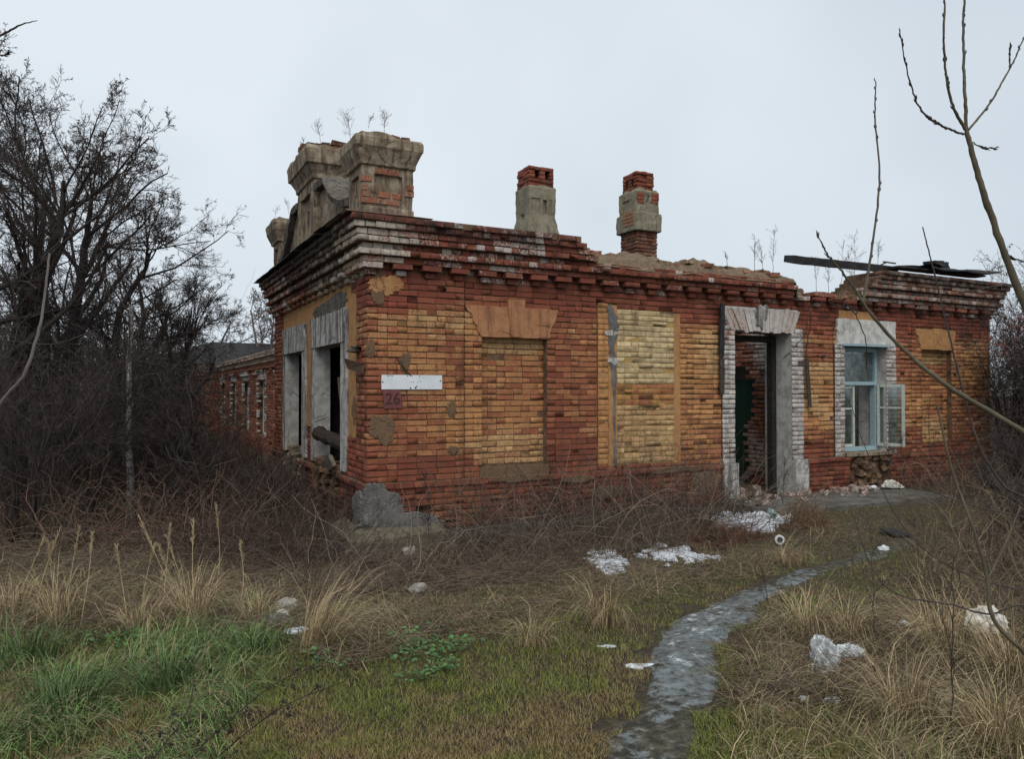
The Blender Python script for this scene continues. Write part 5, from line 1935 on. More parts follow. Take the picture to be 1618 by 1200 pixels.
tree('bare_tree', b, [([(0, 0, 0)] + rel(b, [(178, 640, D + 2), (195, 590, D + 2), (230, 560, D + 2), (258, 520, D + 2), (268, 480, D + 2)]), 0.12, 0.02), ([(0, 0, 0)] + rel(b, [(180, 620, D + 2), (188, 500, D + 2.3), (225, 430, D + 2.5), (238, 400, D + 2.5)]), 0.09, 0.02)], LVS, 63, 'crooked bare tree with a bent trunk reaching toward the brick gable', leaves=900)
b = tpx(290, 0, D + 3.5)
tree('bare_tree', b, [([(0, 0, 0)] + rel(b, [(285, 640, D + 3.5), (295, 560, D + 3.5), (312, 500, D + 3.5)]), 0.08, 0.015), ([(0, 0, 0)] + rel(b, [(270, 640, D + 3.5), (268, 560, D + 3.2), (250, 490, D + 3)]), 0.07, 0.015)], LVS, 64, 'smaller bare tree standing in front of the brick wing', leaves=800)
b = tpx(-60, 0, D - 1)
tree('bare_tree', b, [([(0, 0, 0)] + rel(b, [(-60, 500, D - 1), (-30, 330, D - 1), (-10, 250, D - 1.2)]), 0.12, 0.02)], LVS, 65, 'dark bare tree cut off by the left border of the view', leaves=900)
b = tpx(70, 0, D + 4)
tree('bare_tree', b, [([(0, 0, 0)] + rel(b, [(70, 500, D + 4), (60, 380, D + 4), (75, 300, D + 4)]), 0.12, 0.02), ([(0, 0, 0)] + rel(b, [(90, 560, D + 4), (150, 460, D + 4), (170, 380, D + 4)]), 0.09, 0.02)], LVS, 66, 'bare tree standing behind the two tallest ones on the left', leaves=800)
b = tpx(215, 0, D + 6)
tree('bare_tree', b, [([(0, 0, 0)] + rel(b, [(215, 600, D + 6), (225, 500, D + 6), (215, 420, D + 6)]), 0.10, 0.02)], LVS, 67, 'slim bare tree behind the crooked one', leaves=0)
b = tpx(425, 0, 34)
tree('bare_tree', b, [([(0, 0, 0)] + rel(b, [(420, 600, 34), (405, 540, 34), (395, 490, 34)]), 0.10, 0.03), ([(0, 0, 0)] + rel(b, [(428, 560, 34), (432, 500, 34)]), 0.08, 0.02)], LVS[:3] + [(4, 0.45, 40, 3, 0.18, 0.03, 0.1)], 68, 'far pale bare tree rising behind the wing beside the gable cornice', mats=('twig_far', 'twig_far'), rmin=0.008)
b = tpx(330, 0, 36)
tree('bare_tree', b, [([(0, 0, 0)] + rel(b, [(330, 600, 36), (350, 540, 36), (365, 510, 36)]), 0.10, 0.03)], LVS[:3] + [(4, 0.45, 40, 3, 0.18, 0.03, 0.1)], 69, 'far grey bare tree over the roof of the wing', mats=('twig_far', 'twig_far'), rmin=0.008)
b = tpx(206, 0, 10.6)
m = [([(0, 0, 0)] + rel(b, [(207, 740, 10.6), (204, 660, 10.6), (203, 590, 10.6), (207, 480, 10.6)]), 0.055, 0.03)]
tree('birch', b, m, [(5, 0.3, 40, 6, 0.12, 0.06, 0.6), (6, 0.5, 40, 5, 0.15, 0.03, 0.2), (5, 0.5, 40, 4, 0.15, 0.02, 0.1)], 70, 'slim white birch trunk among the dark trees', mats=('birch', 'twig'), parts=False)
# shrubs under the trees and before the wing
SH = [(7, 0.6, 32, 6, 0.14, 0.06, 0.1), (7, 0.5, 38, 5, 0.16, 0.04, 0.1), (6, 0.5, 40, 4, 0.17, 0.02, 0.1)]


def shrub(px, dep, h, n, seed, label, mats, spread=0.5, leaves=0, lv=SH, rmin=0.003, name='shrub'):
    rs = np.random.default_rng(seed)
    b = tpx(px, 0, dep)
    st = []
    for i in range(n):
        a = rs.uniform(0, 2 * math.pi)
        s = spread * h * rs.uniform(0.3, 1)
        st.append(([(0.1 * math.cos(a), 0.1 * math.sin(a), 0), (s * 0.35 * math.cos(a), s * 0.35 * math.sin(a), h * 0.45), (s * math.cos(a), s * math.sin(a), h * rs.uniform(0.75, 1))], 0.022, 0.006))
    return tree(name, b, st, lv, seed, label, None, mats, False, leaves, 'shrub', rmin)


shrub(300, 10.4, 1.6, 7, 81, 'dark bare shrub standing left of the gable front', ('bark', 'twig'), 0.55)
shrub(385, 12.5, 1.0, 8, 82, 'reddish bramble shrub in front of the wing windows', ('twig_red', 'twig_red'), 0.55)
shrub(340, 13.5, 1.4, 8, 83, 'reddish brown shrub against the brick wing', ('twig_red', 'twig_red'), 0.6)
shrub(250, 13.5, 2.3, 9, 84, 'tangled brown shrub behind the birch', ('twig', 'twig'), 0.6)
shrub(130, 10.0, 2.1, 9, 85, 'dark shrub between the tall trees and the straw', ('bark', 'twig'), 0.6)
shrub(40, 9.0, 2.2, 9, 86, 'dark leafless shrub at the left edge under the tallest tree', ('bark', 'twig'), 0.6)
shrub(440, 10.2, 0.9, 8, 87, 'low thorny shrub at the foot of the gable front', ('twig', 'twig'), 0.7)
shrub(1600, 14.2, 2.9, 12, 88, 'dark tangled shrub beyond the right end of the building', ('bark', 'twig'), 0.35, 2500)
shrub(1680, 13.0, 3.2, 12, 89, 'dense dark shrub cut off by the right border of the view', ('bark', 'twig'), 0.4, 2500)
shrub(1640, 10.5, 1.1, 8, 90, 'brown weedy shrub in front of the far end of the brick front', ('twig', 'twig'), 0.6)
shrub(1640, 8.0, 0.8, 6, 91, 'dark low shrub at the right border behind the dry grass', ('twig', 'twig'), 0.7)
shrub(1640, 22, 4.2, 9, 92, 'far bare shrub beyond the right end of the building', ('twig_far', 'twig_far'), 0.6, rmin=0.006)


# masses nobody could count: hanging vines, fallen stems, bramble
def strands(P0, d, L, S, wob, up, r, mat, name, label, cat, rs, jitter=None, colr=None):
    P = walk(P0, d, L, S, wob, up, rs)
    gz = H(P[..., 0], P[..., 1])
    P[..., 2] = np.maximum(P[..., 2], gz + 0.01)
    R = np.asarray(r)[:, None] * np.linspace(1, 0.5, S)[None]
    V, F = tubes(P, R, 3)
    at = None
    if colr is not None:
        at = {'col': np.repeat(colr, S * 3, axis=0)}
    o = obj(name, V, F, mat, None, attrs=at)
    return tag(o, label, cat, kind='stuff')


def pix_scatter(n, px0, px1, d0, d1, rs, power=1.0):
    px = rs.uniform(px0, px1, n)
    dep = d0 + (d1 - d0) * rs.random(n) ** power
    lat = (px - 809) / FOC * dep
    xy = CAM[:2] + dep[:, None] * FW + lat[:, None] * RT
    return xy


def clear_of_house(xy, m=0.1):
    inside = (xy[:, 0] > -m) & (xy[:, 1] > -m) & (xy[:, 0] < 12.4) & (xy[:, 1] < 30)
    return ~inside


rs = np.random.default_rng(501)
n = 5600
xy = pix_scatter(n, -420, 330, 9.8, 15, rs)
xy = xy[clear_of_house(xy, 0.6)]
n = len(xy)
hz = 0.3 + 3.0 * rs.random(n) ** 1.5 * np.clip(1.2 - (xy @ RT - CAM[:2] @ RT + 8) * 0.16, 0.35, 1.2)
P0 = np.c_[xy, H(xy[:, 0], xy[:, 1]) + hz]
d = rs.normal(0, 0.35, (n, 3))
d[:, 2] -= 0.4
strands(P0, d, hz * rs.uniform(0.4, 1.0, n) + 0.3, 10, 0.5, -0.05, rs.uniform(0.003, 0.006, n), M['col'], 'hanging_vines', 'dark tangle of dead vines hanging under the trees on the left', 'vines', rs, colr=np.array([[0.055, 0.044, 0.04]]) * rs.uniform(0.3, 1.0, (n, 1)) + np.where(rs.random((n, 1)) < 0.15, 0.05, 0.0))
n = 7200
xy = pix_scatter(n, -450, 470, 8.6, 16, rs, 1.2)
xy = xy[clear_of_house(xy, 0.35)]
n = len(xy)
P0 = np.c_[xy, H(xy[:, 0], xy[:, 1])]
d = rs.normal(0, 0.5, (n, 3))
d[:, 2] = rs.uniform(0.4, 1.2, n)
c0 = np.array([[0.105, 0.079, 0.06]]) * rs.uniform(0.35, 2.2, (n, 1)) * np.where(rs.random((n, 1)) < 0.35, np.array([[1.25, 0.92, 0.85]]), np.array([[1, 1, 1]]))
strands(P0, d, rs.uniform(0.3, 1.5, n), 9, 0.34, -0.12, rs.uniform(0.0025, 0.005, n), M['col'], 'undergrowth', 'brown leafless undergrowth below the trees on the left', 'undergrowth', rs, colr=c0)
# far dark belt of trees closing the horizon on the left
n = 11000
xy = pix_scatter(n, -500, 380, 22, 40, rs)
xy = xy[clear_of_house(xy, 0.6) & ~((xy[:, 0] > -3) & (xy[:, 1] > 23))]
n = len(xy)
P0 = np.c_[xy, np.full(n, 0.0) + rs.uniform(0, 3.2, n)]
d = rs.normal(0, 0.5, (n, 3))
d[:, 2] = np.abs(d[:, 2]) + 0.5
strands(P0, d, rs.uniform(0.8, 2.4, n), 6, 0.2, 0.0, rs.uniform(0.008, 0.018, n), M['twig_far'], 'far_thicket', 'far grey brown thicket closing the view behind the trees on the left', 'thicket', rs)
n = 6500
xy = pix_scatter(n, 1560, 2200, 12.5, 24, rs)
xy = xy[clear_of_house(xy, 0.3)]
n = len(xy)
P0 = np.c_[xy, H(xy[:, 0], xy[:, 1]) + rs.uniform(0, 2.3, n)]
d = rs.normal(0, 0.5, (n, 3))
strands(P0, d, rs.uniform(0.6, 2.0, n), 8, 0.3, -0.04, rs.uniform(0.003, 0.007, n), M['twig'], 'hanging_vines', 'dark tangle of dead vines beyond the right end of the building', 'vines', rs)
# bramble and fallen stems along the foot of the walls
n = 5200
u = rs.uniform(-1.2, 12.5, n)
dist = 0.1 + 2.1 * rs.random(n) ** 1.4
xy = np.c_[u, -dist]
keep = ~((u > 5.2) & (u < 9.1) & (dist < 1.5)) & ~((u > 4.3) & (dist > 1.2)) & (rs.random(n) < np.where(u > 9, 0.6, np.where((u < 0.9) & (dist < 1.4), 0.3, 1)))
xy = xy[keep]
n = len(xy)
P0 = np.c_[xy, H(xy[:, 0], xy[:, 1])]
d = rs.normal(0, 0.55, (n, 3))
d[:, 2] = rs.uniform(0.25, 1.3, n)
tallm = rs.random(n) < 0.22
d[tallm, 2] += 1.5
c0 = np.array([[0.085, 0.062, 0.05]]) * rs.uniform(0.4, 1.9, (n, 1))
pale = rs.random((n, 1)) < 0.2
c0 = np.where(pale, np.array([[0.30, 0.235, 0.17]]) * rs.uniform(0.7, 1.1, (n, 1)), c0)
strands(P0, d, rs.uniform(0.35, 1.25, n) * (1 + 0.35 * ((xy[:, 0] > 0.8) & (xy[:, 0] < 5))), 9, 0.24, -0.08, rs.uniform(0.002, 0.004, n), M['col'], 'bramble', 'leafless brown bramble and weed stems along the foot of the brick front', 'brambles', rs, colr=c0)
n = 2600
u = rs.uniform(-0.8, 6.5, n)
xy = np.c_[-0.25 - 1.8 * rs.random(n) ** 1.3, u]
P0 = np.c_[xy, H(xy[:, 0], xy[:, 1])]
d = rs.normal(0, 0.55, (n, 3))
d[:, 2] = rs.uniform(0.3, 1.3, n)
c0 = np.array([[0.07, 0.047, 0.04]]) * rs.uniform(0.45, 1.6, (n, 1))
strands(P0, d, rs.uniform(0.35, 1.3, n), 8, 0.17, -0.10, rs.uniform(0.002, 0.0045, n), M['col'], 'bramble', 'leafless brown bramble along the foot of the gable front', 'brambles', rs, colr=c0)


n = 4200
xy = pix_scatter(n, 1400, 2250, 5.2, 12.5, rs)
xy = xy[clear_of_house(xy, 0.15)]
pxx = project(np.c_[xy, H(xy[:, 0], xy[:, 1])])[0]
xy = xy[rs.random(len(xy)) < sstep(1400, 1600, pxx)]
n = len(xy)
P0 = np.c_[xy, H(xy[:, 0], xy[:, 1])]
d = rs.normal(0, 0.5, (n, 3))
d[:, 2] = rs.uniform(0.4, 1.4, n)
c0 = np.array([[0.10, 0.07, 0.05]]) * rs.uniform(0.35, 1.9, (n, 1))
c0 = np.where(rs.random((n, 1)) < 0.2, np.array([[0.32, 0.25, 0.15]]) * rs.uniform(0.6, 1.1, (n, 1)), c0)
strands(P0, d, rs.uniform(0.3, 1.15, n), 8, 0.25, -0.08, rs.uniform(0.002, 0.004, n), M['col'], 'undergrowth', 'brown leafless weed thicket at the right border', 'undergrowth', rs, colr=c0)


# a litter of fallen stems and straw: short rods lying on the ground, by zones
def zone_w(P, polys, soft=30):
    """weight of points inside any of the pixel polygons"""
    px, py, dep = project(P)
    w = np.zeros(len(P))
    for poly in polys:
        q = np.asarray(poly, float)
        ins = np.zeros(len(P), bool)
        jx = px + soft * 2 * (fbm(P[:, 0] * 2.2, P[:, 1] * 2.2, 0, 71) - 0.5)
        jy = py + soft * (fbm(P[:, 0] * 2.2, P[:, 1] * 2.2, 0, 72) - 0.5)
        for (x0, y0), (x1, y1) in zip(q, np.roll(q, -1, 0)):
            c = (y0 > jy) != (y1 > jy)
            ins ^= c & (jx < (x1 - x0) * (jy - y0) / (y1 - y0 + 1e-9) + x0)
        w = np.maximum(w, ins)
    return w.astype(bool)


BROWN = [[(-800, 770), (520, 780), (1180, 830), (1100, 870), (960, 890), (860, 925), (560, 950), (430, 945), (300, 915), (-800, 885)]]
STRAW = [[(-800, 880), (560, 905), (520, 960), (430, 1010), (300, 1000), (120, 1010), (-800, 1000)], [(1150, 960), (1260, 990), (1330, 1010), (1420, 960), (1500, 850), (2700, 760), (2700, 1500), (1190, 1500), (1140, 1200), (1160, 1050)],
         [(860, 905), (1000, 895), (1220, 870), (1320, 830), (1330, 860), (1180, 905), (1000, 950), (860, 960)], [(480, 985), (700, 960), (860, 950), (820, 1010), (700, 1010), (560, 1060), (470, 1040)]]
GREEN = [[(-800, 985), (150, 1000), (380, 1000), (430, 1060), (380, 1140), (330, 1500), (-800, 1500)], [(300, 940), (470, 960), (440, 1060), (330, 1050)], [(1230, 930), (1420, 900), (1400, 960), (1300, 985), (1190, 990)]]


def ground_points(n, rs, d0=2.6, d1=12, px0=-620, px1=2250):
    """points of the ground, denser towards the camera"""
    px = rs.uniform(px0, px1, n)
    inv = rs.uniform(1 / d1, 1 / d0, n)
    dep = 1 / inv
    lat = (px - 809) / FOC * dep
    xy = CAM[:2] + dep[:, None] * FW + lat[:, None] * RT
    xy = xy[clear_of_house(xy, 0.02)]
    return np.c_[xy, H(xy[:, 0], xy[:, 1])]


def blades(P, h, w, lean, az, droop, col, name, label, cat, segs=3):
    """bent grass blades, each with its own colour"""
    n = len(P)
    dirv = np.c_[np.cos(az), np.sin(az), np.zeros(n)]
    side = np.c_[-np.sin(az), np.cos(az), np.zeros(n)]
    tw = RNG.uniform(-1, 1, n)
    side = side * np.cos(tw)[:, None] + dirv * np.sin(tw)[:, None]
    rings = []
    for i in range(segs + 1):
        t = i / segs
        a = lean + droop * t * t
        q = P + dirv * (h * (np.sin(a) * t))[:, None]
        q[:, 2] += h * t * np.cos(np.minimum(a, 1.75))
        if i:
            q[:, 2] = np.maximum(q[:, 2], P[:, 2] + 0.006 + 0.02 * t)
        ww = w * (1 - t ** 1.5) * 0.5 + 0.0002
        if i < segs:
            rings += [q - side * ww[:, None], q + side * ww[:, None]]
        else:
            rings += [q]
    k = 2 * segs + 1
    V = np.stack(rings, 1).reshape(-1, 3)
    b = (np.arange(n) * k)[:, None]
    Q = np.concatenate([np.stack([b[:, 0] + 2 * i, b[:, 0] + 2 * i + 1, b[:, 0] + 2 * i + 3, b[:, 0] + 2 * i + 2], 1) for i in range(segs - 1)]) if segs > 1 else np.zeros((0, 4), int)
    T = np.stack([b[:, 0] + 2 * segs - 2, b[:, 0] + 2 * segs - 1, b[:, 0] + 2 * segs], 1)
    o = obj(name, V, [Q, T] if segs > 1 else [T], M['col'], None, attrs={'col': np.repeat(col, k, axis=0)})
    return tag(o, label, cat, kind='stuff')


rs = np.random.default_rng(777)


def thin(P, w):
    return P[rs.random(len(P)) < w]


def dense(P):
    """brings back an even density over the ground up to a few metres, then sparser"""
    dep = project(P)[2]
    return dep


# short mossy turf everywhere that is not path
P = ground_points(500000, rs, 2.5, 11)
pd = path_dist(P)
br = zone_w(P, BROWN, 40)
P = P[(pd + 2.3 * (fbm(P[:, 0] * 4, P[:, 1] * 4, 0, 15, 4) - 0.5) > 0.72 - 0.5 * sstep(8.5, 11, project(P)[2])) & ~(br & (rs.random(len(P)) < 0.93))]
n = len(P)
q = fbm(P[:, 0] * 1.5, P[:, 1] * 1.5, 0, 81)
q2 = fbm(P[:, 0] * 6, P[:, 1] * 6, 0, 82)
g = np.clip((q - 0.48) * 5 + (q2 - 0.5) * 2.5 + 0.3 * rs.standard_normal(n) + 0.48, 0, 1)[:, None]
col = np.array([[0.235, 0.17, 0.075]]) * (1 - g) + np.array([[0.15, 0.175, 0.036]]) * g
col = col * rs.uniform(0.5, 1.5, (n, 1))
dry = rs.random((n, 1)) < 0.10
col = np.where(dry, np.array([[0.26, 0.19, 0.10]]) * rs.uniform(0.7, 1.2, (n, 1)), col)
hh = rs.uniform(0.013, 0.042, n) * (0.7 + 0.9 * q2)
blades(P, hh, rs.uniform(0.002, 0.0038, n), rs.uniform(0, 0.7, n), rs.uniform(0, 2 * math.pi, n), rs.uniform(0.1, 1.2, n), col, 'turf', 'short mossy olive and brown turf covering the yard', 'grass', 2)

# dry straw-coloured grass, bent over
P = ground_points(235000, rs, 2.6, 11)
w = zone_w(P, STRAW, 45)
tu = fbm(P[:, 0] * 2.4, P[:, 1] * 2.4, 0, 91)
P = P[w & (rs.random(len(P)) < sstep(0.38, 0.62, tu) * 0.6 + 0.08) & (path_dist(P) > 1.15)]
n = len(P)
tu = fbm(P[:, 0] * 2.4, P[:, 1] * 2.4, 0, 91)
azf = 6.28 * fbm(P[:, 0] * 1.1, P[:, 1] * 1.1, 0, 92) * 1.5
col = np.array([[0.40, 0.305, 0.175]]) * rs.uniform(0.35, 1.45, (n, 1))
k = rs.random((n, 1))
col = np.where(k < 0.34, np.array([[0.125, 0.14, 0.05]]) * rs.uniform(0.7, 1.4, (n, 1)), np.where(k > 0.72, np.array([[0.19, 0.125, 0.08]]) * rs.uniform(0.6, 1.2, (n, 1)), col))
blades(P, rs.uniform(0.10, 0.38, n) * (0.6 + 0.7 * tu), rs.uniform(0.002, 0.0045, n), rs.uniform(0.2, 1.45, n), azf + rs.normal(0, 1.5, n), rs.uniform(0.2, 1.5, n), col, 'dry_grass', 'bent straw coloured dry grass in tufts', 'grass', 4)

# lush green grass at the lower left, and round the path
P = ground_points(165000, rs, 2.5, 9)
w = zone_w(P, GREEN, 45)
tu = fbm(P[:, 0] * 2.8, P[:, 1] * 2.8, 0, 95)
P = P[w & (rs.random(len(P)) < sstep(0.36, 0.6, tu) * 0.75 + 0.05) & (path_dist(P) > 1.2)]
n = len(P)
px, py, dep = project(P)
tall = np.where(px < 600, 1.0, 0.4)
tu = fbm(P[:, 0] * 2.8, P[:, 1] * 2.8, 0, 95)
azf = 6.28 * fbm(P[:, 0] * 1.0, P[:, 1] * 1.0, 0, 96) * 1.5
col = np.array([[0.115, 0.175, 0.052]]) * rs.uniform(0.4, 1.8, (n, 1))
k = rs.random((n, 1))
col = np.where(k < 0.22, np.array([[0.33, 0.26, 0.15]]) * rs.uniform(0.6, 1.2, (n, 1)), np.where(k > 0.72, np.array([[0.085, 0.125, 0.05]]) * rs.uniform(0.7, 1.4, (n, 1)), col))
blades(P, rs.uniform(0.10, 0.32, n) * (0.5 + 0.9 * tu) * tall, rs.uniform(0.003, 0.0075, n), rs.uniform(0.05, 0.7, n), azf + rs.normal(0, 1.1, n), rs.uniform(0.4, 1.7, n), col, 'green_grass', 'long lush green grass at the lower left', 'grass', 4)

# brown litter of broken stems
P = ground_points(95000, rs, 4, 12)
w = zone_w(P, BROWN, 40)
w2 = zone_w(P, STRAW, 40) & (rs.random(len(P)) < 0.75)
P = P[(w | w2) & (path_dist(P) > 1.1)]
n = len(P)
azr = rs.uniform(0, 6.283, n)
d = np.c_[np.cos(azr), np.sin(azr), rs.normal(0.12, 0.22, n)]
P[:, 2] += rs.random(n) ** 2 * 0.09
c0 = np.array([[0.16, 0.115, 0.082]]) * rs.uniform(0.35, 1.6, (n, 1))
c0 = np.where(rs.random((n, 1)) < 0.2, np.array([[0.30, 0.22, 0.15]]) * rs.uniform(0.6, 1.1, (n, 1)), c0)
strands(P, d, rs.uniform(0.08, 0.38, n), 4, 0.16, -0.03, rs.uniform(0.0012, 0.003, n), M['col'], 'stem_litter', 'brown litter of broken weed stems on the ground', 'litter', rs, colr=c0)

# broad-leaved weeds
P = ground_points(90000, rs, 2.6, 8)
LEAFY = [[(470, 1010), (620, 1000), (760, 990), (780, 1030), (700, 1060), (640, 1090), (560, 1070), (480, 1060)], [(690, 975), (790, 965), (800, 1000), (720, 1005)], [(130, 1010), (330, 1010), (330, 1050), (150, 1060)]]
w = zone_w(P, LEAFY, 45)
P = P[w & (rs.random(len(P)) < 1.0 * sstep(0.42, 0.6, fbm(P[:, 0] * 3.5, P[:, 1] * 3.5, 0, 97)))]
n = len(P)
az = rs.uniform(0, 6.283, n)
s = rs.uniform(0.010, 0.032, n)[:, None]
a = np.c_[np.cos(az), np.sin(az), rs.uniform(-0.1, 0.7, n)]
a /= np.linalg.norm(a, axis=1, keepdims=True)
b = np.c_[-np.sin(az), np.cos(az), rs.normal(0, 0.25, n)]
P[:, 2] += rs.uniform(0.02, 0.09, n)
u = np.array([0, 0, 1.0])
v = np.stack([P, P + a * s * 0.5 + b * s * 0.5, P + a * s * 1.1 + b * s * 0.42 - u * s * 0.1, P + a * s * 1.5 - u * s * 0.35, P + a * s * 1.1 - b * s * 0.42 - u * s * 0.1, P + a * s * 0.5 - b * s * 0.5, P + a * s * 0.75 + u * s * 0.08 - u * s * 0.2], 1).reshape(-1, 3)
k = (np.arange(n) * 7)[:, None]
f = np.concatenate([k + np.array([[i, (i + 1) % 6, 6]]) for i in range(6)])
col = np.array([[0.06, 0.125, 0.042]]) * rs.uniform(0.55, 1.7, (n, 1))
tag(obj('leafy_weeds', v, f, M['col'], None, attrs={'col': np.repeat(col, 7, axis=0)}), 'low patch of green nettle-like leaves at the edge of the turf', 'weeds', kind='stuff')


# ------------------------------------------------------------------ single plants
def stalk(p, h, seed, label, group=None, lean=(0, 0), col='twig', spikes=14, spread=0.3, r=0.004, name='dry_weed', cat='weed', droop=0.05):
    """dead flower stalk with a loose branching head"""
    rs_ = np.random.default_rng(seed)
    p = np.asarray(p, float)
    root = empty(name, p, label, cat, group)
    P = spline([p, p + (lean[0] * 0.3, lean[1] * 0.3, h * 0.5), p + (lean[0], lean[1], h)], 12)
    P[1:] += rs_.normal(0, 0.006 * h, (11, 3))
    v, f = tubes(P[None], np.linspace(r, r * 0.4, 12)[None], 4)
    obj('stem', v, f, M[col], root)
    C, R, L = children(P[None], np.full((1, 12), r), np.array([h]), spikes, spread, 38, rs_, 0.3, 5, 0.12, droop, 0.6, r * 0.4)
    C2, R2, L2 = children(C, R, L, 4, 0.4, 40, rs_, 0.2, 3, 0.1, 0.02, 0.7, r * 0.35)
    v1, f1 = tubes(C, R, 3)
    v2, f2 = tubes(C2, R2, 3)
    tag(obj('head', np.concatenate([v1, v2]), np.concatenate([f1, f2 + len(v1)]), M[col], root), kind='stuff')
    return root


# on the wall tops and piers
WT_ = [(553, 226, 9.15, 0.36, 'bushy dry weed at the left rim of the corner pier'), (606, 212, 9.2, 0.28, 'thin dry weed growing from the top of the corner pier'), (581, 200, 9.3, 0.17, 'tiny sprig between the two weeds on the corner pier'),
       (505, 225, 11.3, 0.3, 'dry weed at the right of the middle pier top'), (478, 240, 11.8, 0.2, 'short dry weed at the left of the middle pier top'),
       (433, 345, 14.0, 0.22, 'dry weed on the far pier of the gable, left one'), (455, 337, 13.6, 0.22, 'dry weed on the far pier of the gable, right one')]
for i, (px, py, dep, h, lab) in enumerate(WT_):
    stalk(W(px, py, dep), h, 900 + i, lab, None, ((i % 3 - 1) * 0.06, 0), 'twig_far', 22 if h > 0.25 else 12, 0.55, 0.0035)
WR = [(1150, 420, 11.7, 0.22, 'low dry weed on the wall top, first from the chimneys'), (1193, 432, 11.9, 0.62, 'tall feathery dry weed on the wall top, left of a pair'), (1222, 436, 12.0, 0.72, 'tallest feathery dry weed on the wall top, right of a pair'), (1206, 436, 11.95, 0.5, 'slender dry weed between the two tall ones on the wall top'),
      (1310, 468, 12.9, 0.55, 'dry weed in the gap of the wall top, leftmost'), (1330, 465, 12.9, 0.85, 'dry weed in the gap of the wall top, second from left'), (1345, 462, 12.9, 0.75, 'dry weed in the gap of the wall top, third from left'), (1352, 462, 13.2, 1.0, 'tall dry weed behind the charred board'), (1388, 425, 13.4, 0.5, 'dry weed behind the cornice just right of the tall one'), (1291, 462, 12.6, 0.55, 'bare sprig in the gap under the tip of the charred board')]
for i, (px, py, dep, h, lab) in enumerate(WR):
    stalk(W(px, py, dep), h, 930 + i, lab, None, (0.05 * (i % 3 - 1), 0), 'twig_far' if i > 3 else 'twig', 16, 0.3, 0.0045)
# in front of the walls
FR = [(680, 800, 8.5, 0.78, 'dark bushy dead weed standing before the brick front near the house number', 'bark', 22, 0.35), (868, 775, 9.6, 0.65, 'dark dead weed with curled leaves below the blind window', 'bark', 18, 0.4), (1000, 780, 10.2, 0.5, 'reddish dead weed in front of the yellow panel', 'twig_red', 16, 0.4), (1030, 790, 10.0, 0.6, 'dead weed just right of the reddish one before the yellow panel', 'twig', 14, 0.4), (1182, 785, 11.0, 0.35, 'small dead weed on the threshold', 'twig', 10, 0.3), (1235, 790, 11.0, 0.5, 'dead weed at the foot of the right door surround', 'twig', 16, 0.4),
      (1470, 760, 13.0, 1.2, 'tall dead weed under the far blind window', 'twig', 16, 0.3), (1510, 780, 12.0, 1.0, 'dead weed right of the far blind window', 'twig', 16, 0.35), (1420, 790, 12.0, 0.8, 'dead weed in front of the wall right of the blue window', 'twig', 16, 0.35)]
for i, (px, py, dep, h, lab, c, sp, sd) in enumerate(FR):
    p = W(px, py, dep)
    p[2] = H(p[0], p[1])
    stalk(p, h + 0.25, 960 + i, lab, None, (0.08 * (i % 3 - 1), 0), c, sp, sd, 0.005)
# weeds in the yard
YD = [(1212, 958, 0.36, 'short dark dead weed beside the bend of the path', 'bark', 8), (1380, 1035, 0.85, 'tall dead weed standing right of the clear plastic bag', 'twig', 10), (1500, 1190, 0.95, 'straight dark stem rising from the dry grass at lower right', 'bark', 6), (1240, 985, 0.3, 'small dead weed just right of the path bend', 'bark', 7), (930, 1090, 0.16, 'tiny bare stem in the middle of the turf', 'bark', 7),
      (1560, 960, 0.8, 'brown dead weed under the sapling', 'twig', 14), (1450, 900, 0.6, 'brown dead weed behind the torn paper', 'twig', 14), (1600, 900, 0.9, 'brown dead weed at the right border', 'twig', 14), (1345, 905, 0.35, 'low dead weed on the far side of the path', 'twig', 9)]
for i, (px, py, h, lab, c, sp) in enumerate(YD):
    p = gp(px, py)
    stalk(p, h, 980 + i, lab, None, (0.07 * (i % 3 - 1), 0.03), c, sp, 0.22, 0.004)
# dark stems in the lower left corner of the yard
p = gp(275, 1240)
for i, (pts, lab) in enumerate((([(300, 1200, 3.2), (420, 1090, 3.35), (500, 1050, 3.5)], 'dark seed-headed stem bowing right over the turf, lower one'), ([(330, 1210, 3.2), (440, 1120, 3.3), (545, 1075, 3.45)], 'dark seed-headed stem bowing right over the turf, longer one'), ([(245, 1200, 3.15), (300, 1120, 3.2), (310, 1050, 3.3)], 'dark stem with few heads standing upright in the green grass'))):
    rs_ = np.random.default_rng(1200 + i)
    A = np.array([W(*q) for q in pts])
    A = np.concatenate([[[A[0][0] - 0.05, A[0][1], float(H(A[0][0], A[0][1]))]], A])
    P = spline(A, 18)
    root = empty('seed_stem', A[0], lab, 'weed')
    v, f = tubes(P[None], np.linspace(0.004, 0.0018, 18)[None], 4)
    obj('stem', v, f, M['bark'], root)
    C, R, L = children(P[None], np.full((1, 18), 0.0035), np.array([0.35]), 16, 0.32, 45, rs_, 0.25, 4, 0.12, 0.06, 0.5, 0.0012)
    v, f = tubes(C, R, 3)
    n = 60
    c = C[rs_.integers(0, len(C), n), -1] + rs_.normal(0, 0.006, (n, 3))
    ov = (c[:, None] + np.array([(0, 0, .006), (.006, 0, 0), (0, .006, 0), (-.006, 0, 0), (0, -.006, 0), (0, 0, -.006)])[None] * rs_.uniform(0.6, 1.5, (n, 1, 1))).reshape(-1, 3)
    of = np.concatenate([(np.arange(n) * 6)[:, None] + np.array([t]) for t in ((0, 1, 2), (0, 2, 3), (0, 3, 4), (0, 4, 1), (5, 2, 1), (5, 3, 2), (5, 4, 3), (5, 1, 4))])
    tag(obj('head', np.concatenate([v, ov]), [f, of + len(v)], M['bark'], root), kind='stuff')
